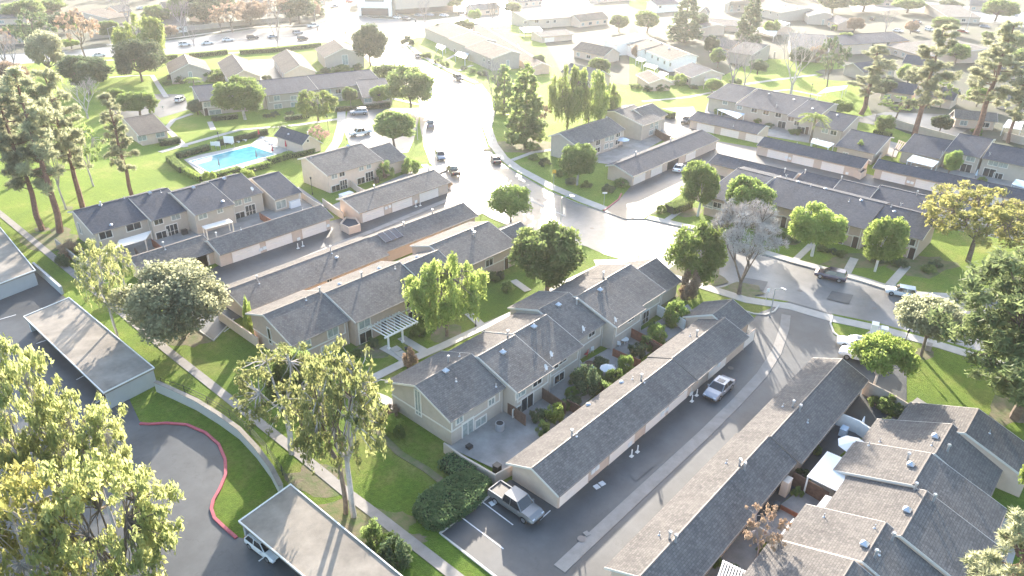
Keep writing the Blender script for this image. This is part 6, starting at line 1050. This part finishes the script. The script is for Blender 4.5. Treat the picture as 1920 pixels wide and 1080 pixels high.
# foundation planting along the terraces and in the yards
def shrubs(pts,hpx,wpx,leafs,label,group):
    O=('leftmost','second','third','fourth','fifth','sixth','seventh','eighth','ninth','tenth','eleventh','twelfth')
    for i,(x,y) in enumerate(sorted(zip(pts[::2],pts[1::2]))):
        lab=(O[i]+' '+label) if i==0 else O[i]+' from the left, a '+label; k=.75+.5*rnd.random(); plant('bush#%d'%(1+i%3),x,y,y-hpx*k,wpx*k,lab,leaf=leafs[i%len(leafs)],name='bush',cat='bush',group=group)
shrubs((560,668,590,657,640,640,668,668,700,650,812,585,825,578,925,528,938,522),16,26,('ldark','lbroad'),'low shrub at the pergola terrace front','shrubs along the pergola terrace')
shrubs((1070,745,1085,722,1120,716,1135,742,1060,770,1075,765,1150,722,1195,668,1212,652,1230,640,1010,790,1125,690),24,34,('ldark','lbroad','lfresh'),'shrub behind the stepped centre terrace','shrubs in the yards of the centre terrace')
shrubs((1440,445,1462,450,1485,455,1540,470,1560,475,1575,480,1640,490,1670,495,1690,500,1740,510,1755,500),12,26,('ldark','lbroad'),'low shrub at the long brown terrace','shrubs along the brown terrace')
shrubs((405,226,420,224,440,222,500,220,515,218,545,216,610,211,625,209),8,18,('ldark',),'small shrub at the navy roofed terrace','shrubs along the navy roofed terrace')
shrubs((1640,760,1655,768,1680,778,1712,792,1725,780),16,30,('lbroad','lfresh','lyel'),'mixed shrub by the curving wall','shrubs outside the curving wall')
shrubs((1500,900,1430,1040,1440,1058,1660,800,1530,850,1495,930,1375,1075,1340,1060),16,26,('lbroad','ldark'),'dark shrub in the bungalow row yards','shrubs in the bungalow yards')
shrubs((820,118,835,124,870,130,885,136,905,142,800,108,930,150,965,160),9,20,('lbroad','ldark'),'shrub before the bend terrace','shrubs before the bend terrace')
shrubs((1000,300,1020,310,1050,330,1070,345,1100,352,1140,360,1165,350),12,24,('lbroad','ldark'),'dark shrub around the shaded corner terrace','shrubs around the shaded corner terrace')
shrubs((315,160,322,150,430,150,500,150,590,140,610,138),9,18,('lbroad','ldark'),'shrub beside the tan gabled park buildings','shrubs beside the tan buildings')
shrubs((1350,215,1420,232,1440,240,1490,252,1600,280,1625,290,1640,300,1700,300,1720,305,1780,318,1840,340),10,22,('lbroad','lfresh','ldark'),'yard shrub behind the far garage rows','shrubs behind the far garages')
shrubs((1190,165,1215,170,1240,170,1300,166,1340,160,1380,158),10,24,('lbroad','ldark'),'shrub along the shaded green path','shrubs along the shaded path')
wallrun('wooden_fence','dark timber divider fence in the middle yards of the centre terrace','fence',(1062,768,1085,780,1110,790),1.5,.08,'wood')
wallrun('wooden_fence','dark timber divider fence by the large dark shrub','fence',(1112,728,1130,738,1160,752),1.5,.08,'wood')
wallrun('wooden_fence','timber divider fence before the far patio of the centre terrace','fence',(1215,655,1232,665,1260,680),1.5,.08,'wood')

for i,(x,y,ty,w_,k,l,lf) in enumerate(((300,52,12,50,'round','dark tree between the cream gabled house and the rooflight house','lbroad'),(410,40,-12,70,'round','big dark tree right of the conifer mass','ldark'),(470,48,0,60,'olive','brownish tree over the arterial wall','laut'),(545,46,-4,50,'round','dark tree at the corner of the arterial wall','ldark'),(345,46,-8,50,'olive','dark tree left of the conifer mass','lbroad'),(590,30,-14,40,'cone','dark conifer by the junction road','ldark'),
 (55,40,2,60,'olive','bushy tree at the top left by the brown roof','lbroad'),(35,185,120,70,'oak','spreading brown tree behind the left hand pines','laut'),(120,60,22,50,'round','dark green tree behind the autumn tree','ldark'),(1120,150,112,40,'round','glare lit tree right of the willows','lfresh'),(1500,120,90,40,'round','dark tree behind the large bare tree','ldark'),(1420,140,112,36,'round','dark shrub tree behind the spindly bare tree','ldark'),(1335,175,150,34,'round','round tree by the sunlit green','lbroad'),(1655,250,218,36,'olive','tree over the boundary wall left end','lbroad'),(1760,250,215,40,'round','dark tree over the boundary wall middle','ldark'),(820,70,45,30,'round','dark tree at the end of the bend terrace','ldark'),(765,85,68,26,'bush','low dark shrubs on the junction corner grass','ldark'))): plant(k+'#%d'%(1+i%3),x,y,ty,w_,l,leaf=lf,name='bush' if k=='bush' else 'tree',cat='bush' if k=='bush' else 'tree')
# distant tree belt that reads as one mass along the top of the view
g_=np.random.default_rng(11); Q=[]; c0=G(600,-20,ZB)
for x in list(range(-60,1000,17))+list(range(1180,2000,15)):
    b=G(x+g_.normal()*7,-14+g_.normal()*9,ZB); rr=g_.uniform(3,6); hh=g_.uniform(7,13)
    for k in range(26):
        d=g_.normal(size=3); d/=np.linalg.norm(d); c=np.array([b.x-c0.x,b.y-c0.y,hh*.62])+d*[rr*.8,rr*.8,hh*.36]; e=g_.normal(size=(34,3)); e/=np.linalg.norm(e,axis=1)[:,None]; Q.append(c+e*rr*.3*g_.uniform(.4,1.2,size=(34,1)))
o=bpy.data.objects.new('distant_tree_belt',leafcloud('distant_tree_belt',np.concatenate(Q),.75,MT['lbroad'],1.3,0,9)); COL.objects.link(o); o.location=c0; tag(o,kind='stuff')
# ---------------- air
hz=MB(); hz.box((300,300,59),(5700,5700,122)); ho=obj('haze',hz,[],loc=(300,300,0)); tag(ho,kind='stuff')
hm=bpy.data.materials.new('haze_air'); hm.use_nodes=True; t=hm.node_tree; t.nodes.remove(t.nodes['Principled BSDF']); pv=t.nodes.new('ShaderNodeVolumePrincipled')
pv.inputs['Color'].default_value=(.95,.97,1,1); pv.inputs['Density'].default_value=.00017; pv.inputs['Anisotropy'].default_value=.55; t.links.new(pv.outputs[0],t.nodes['Material Output'].inputs['Volume']); ho.data.materials.append(hm)
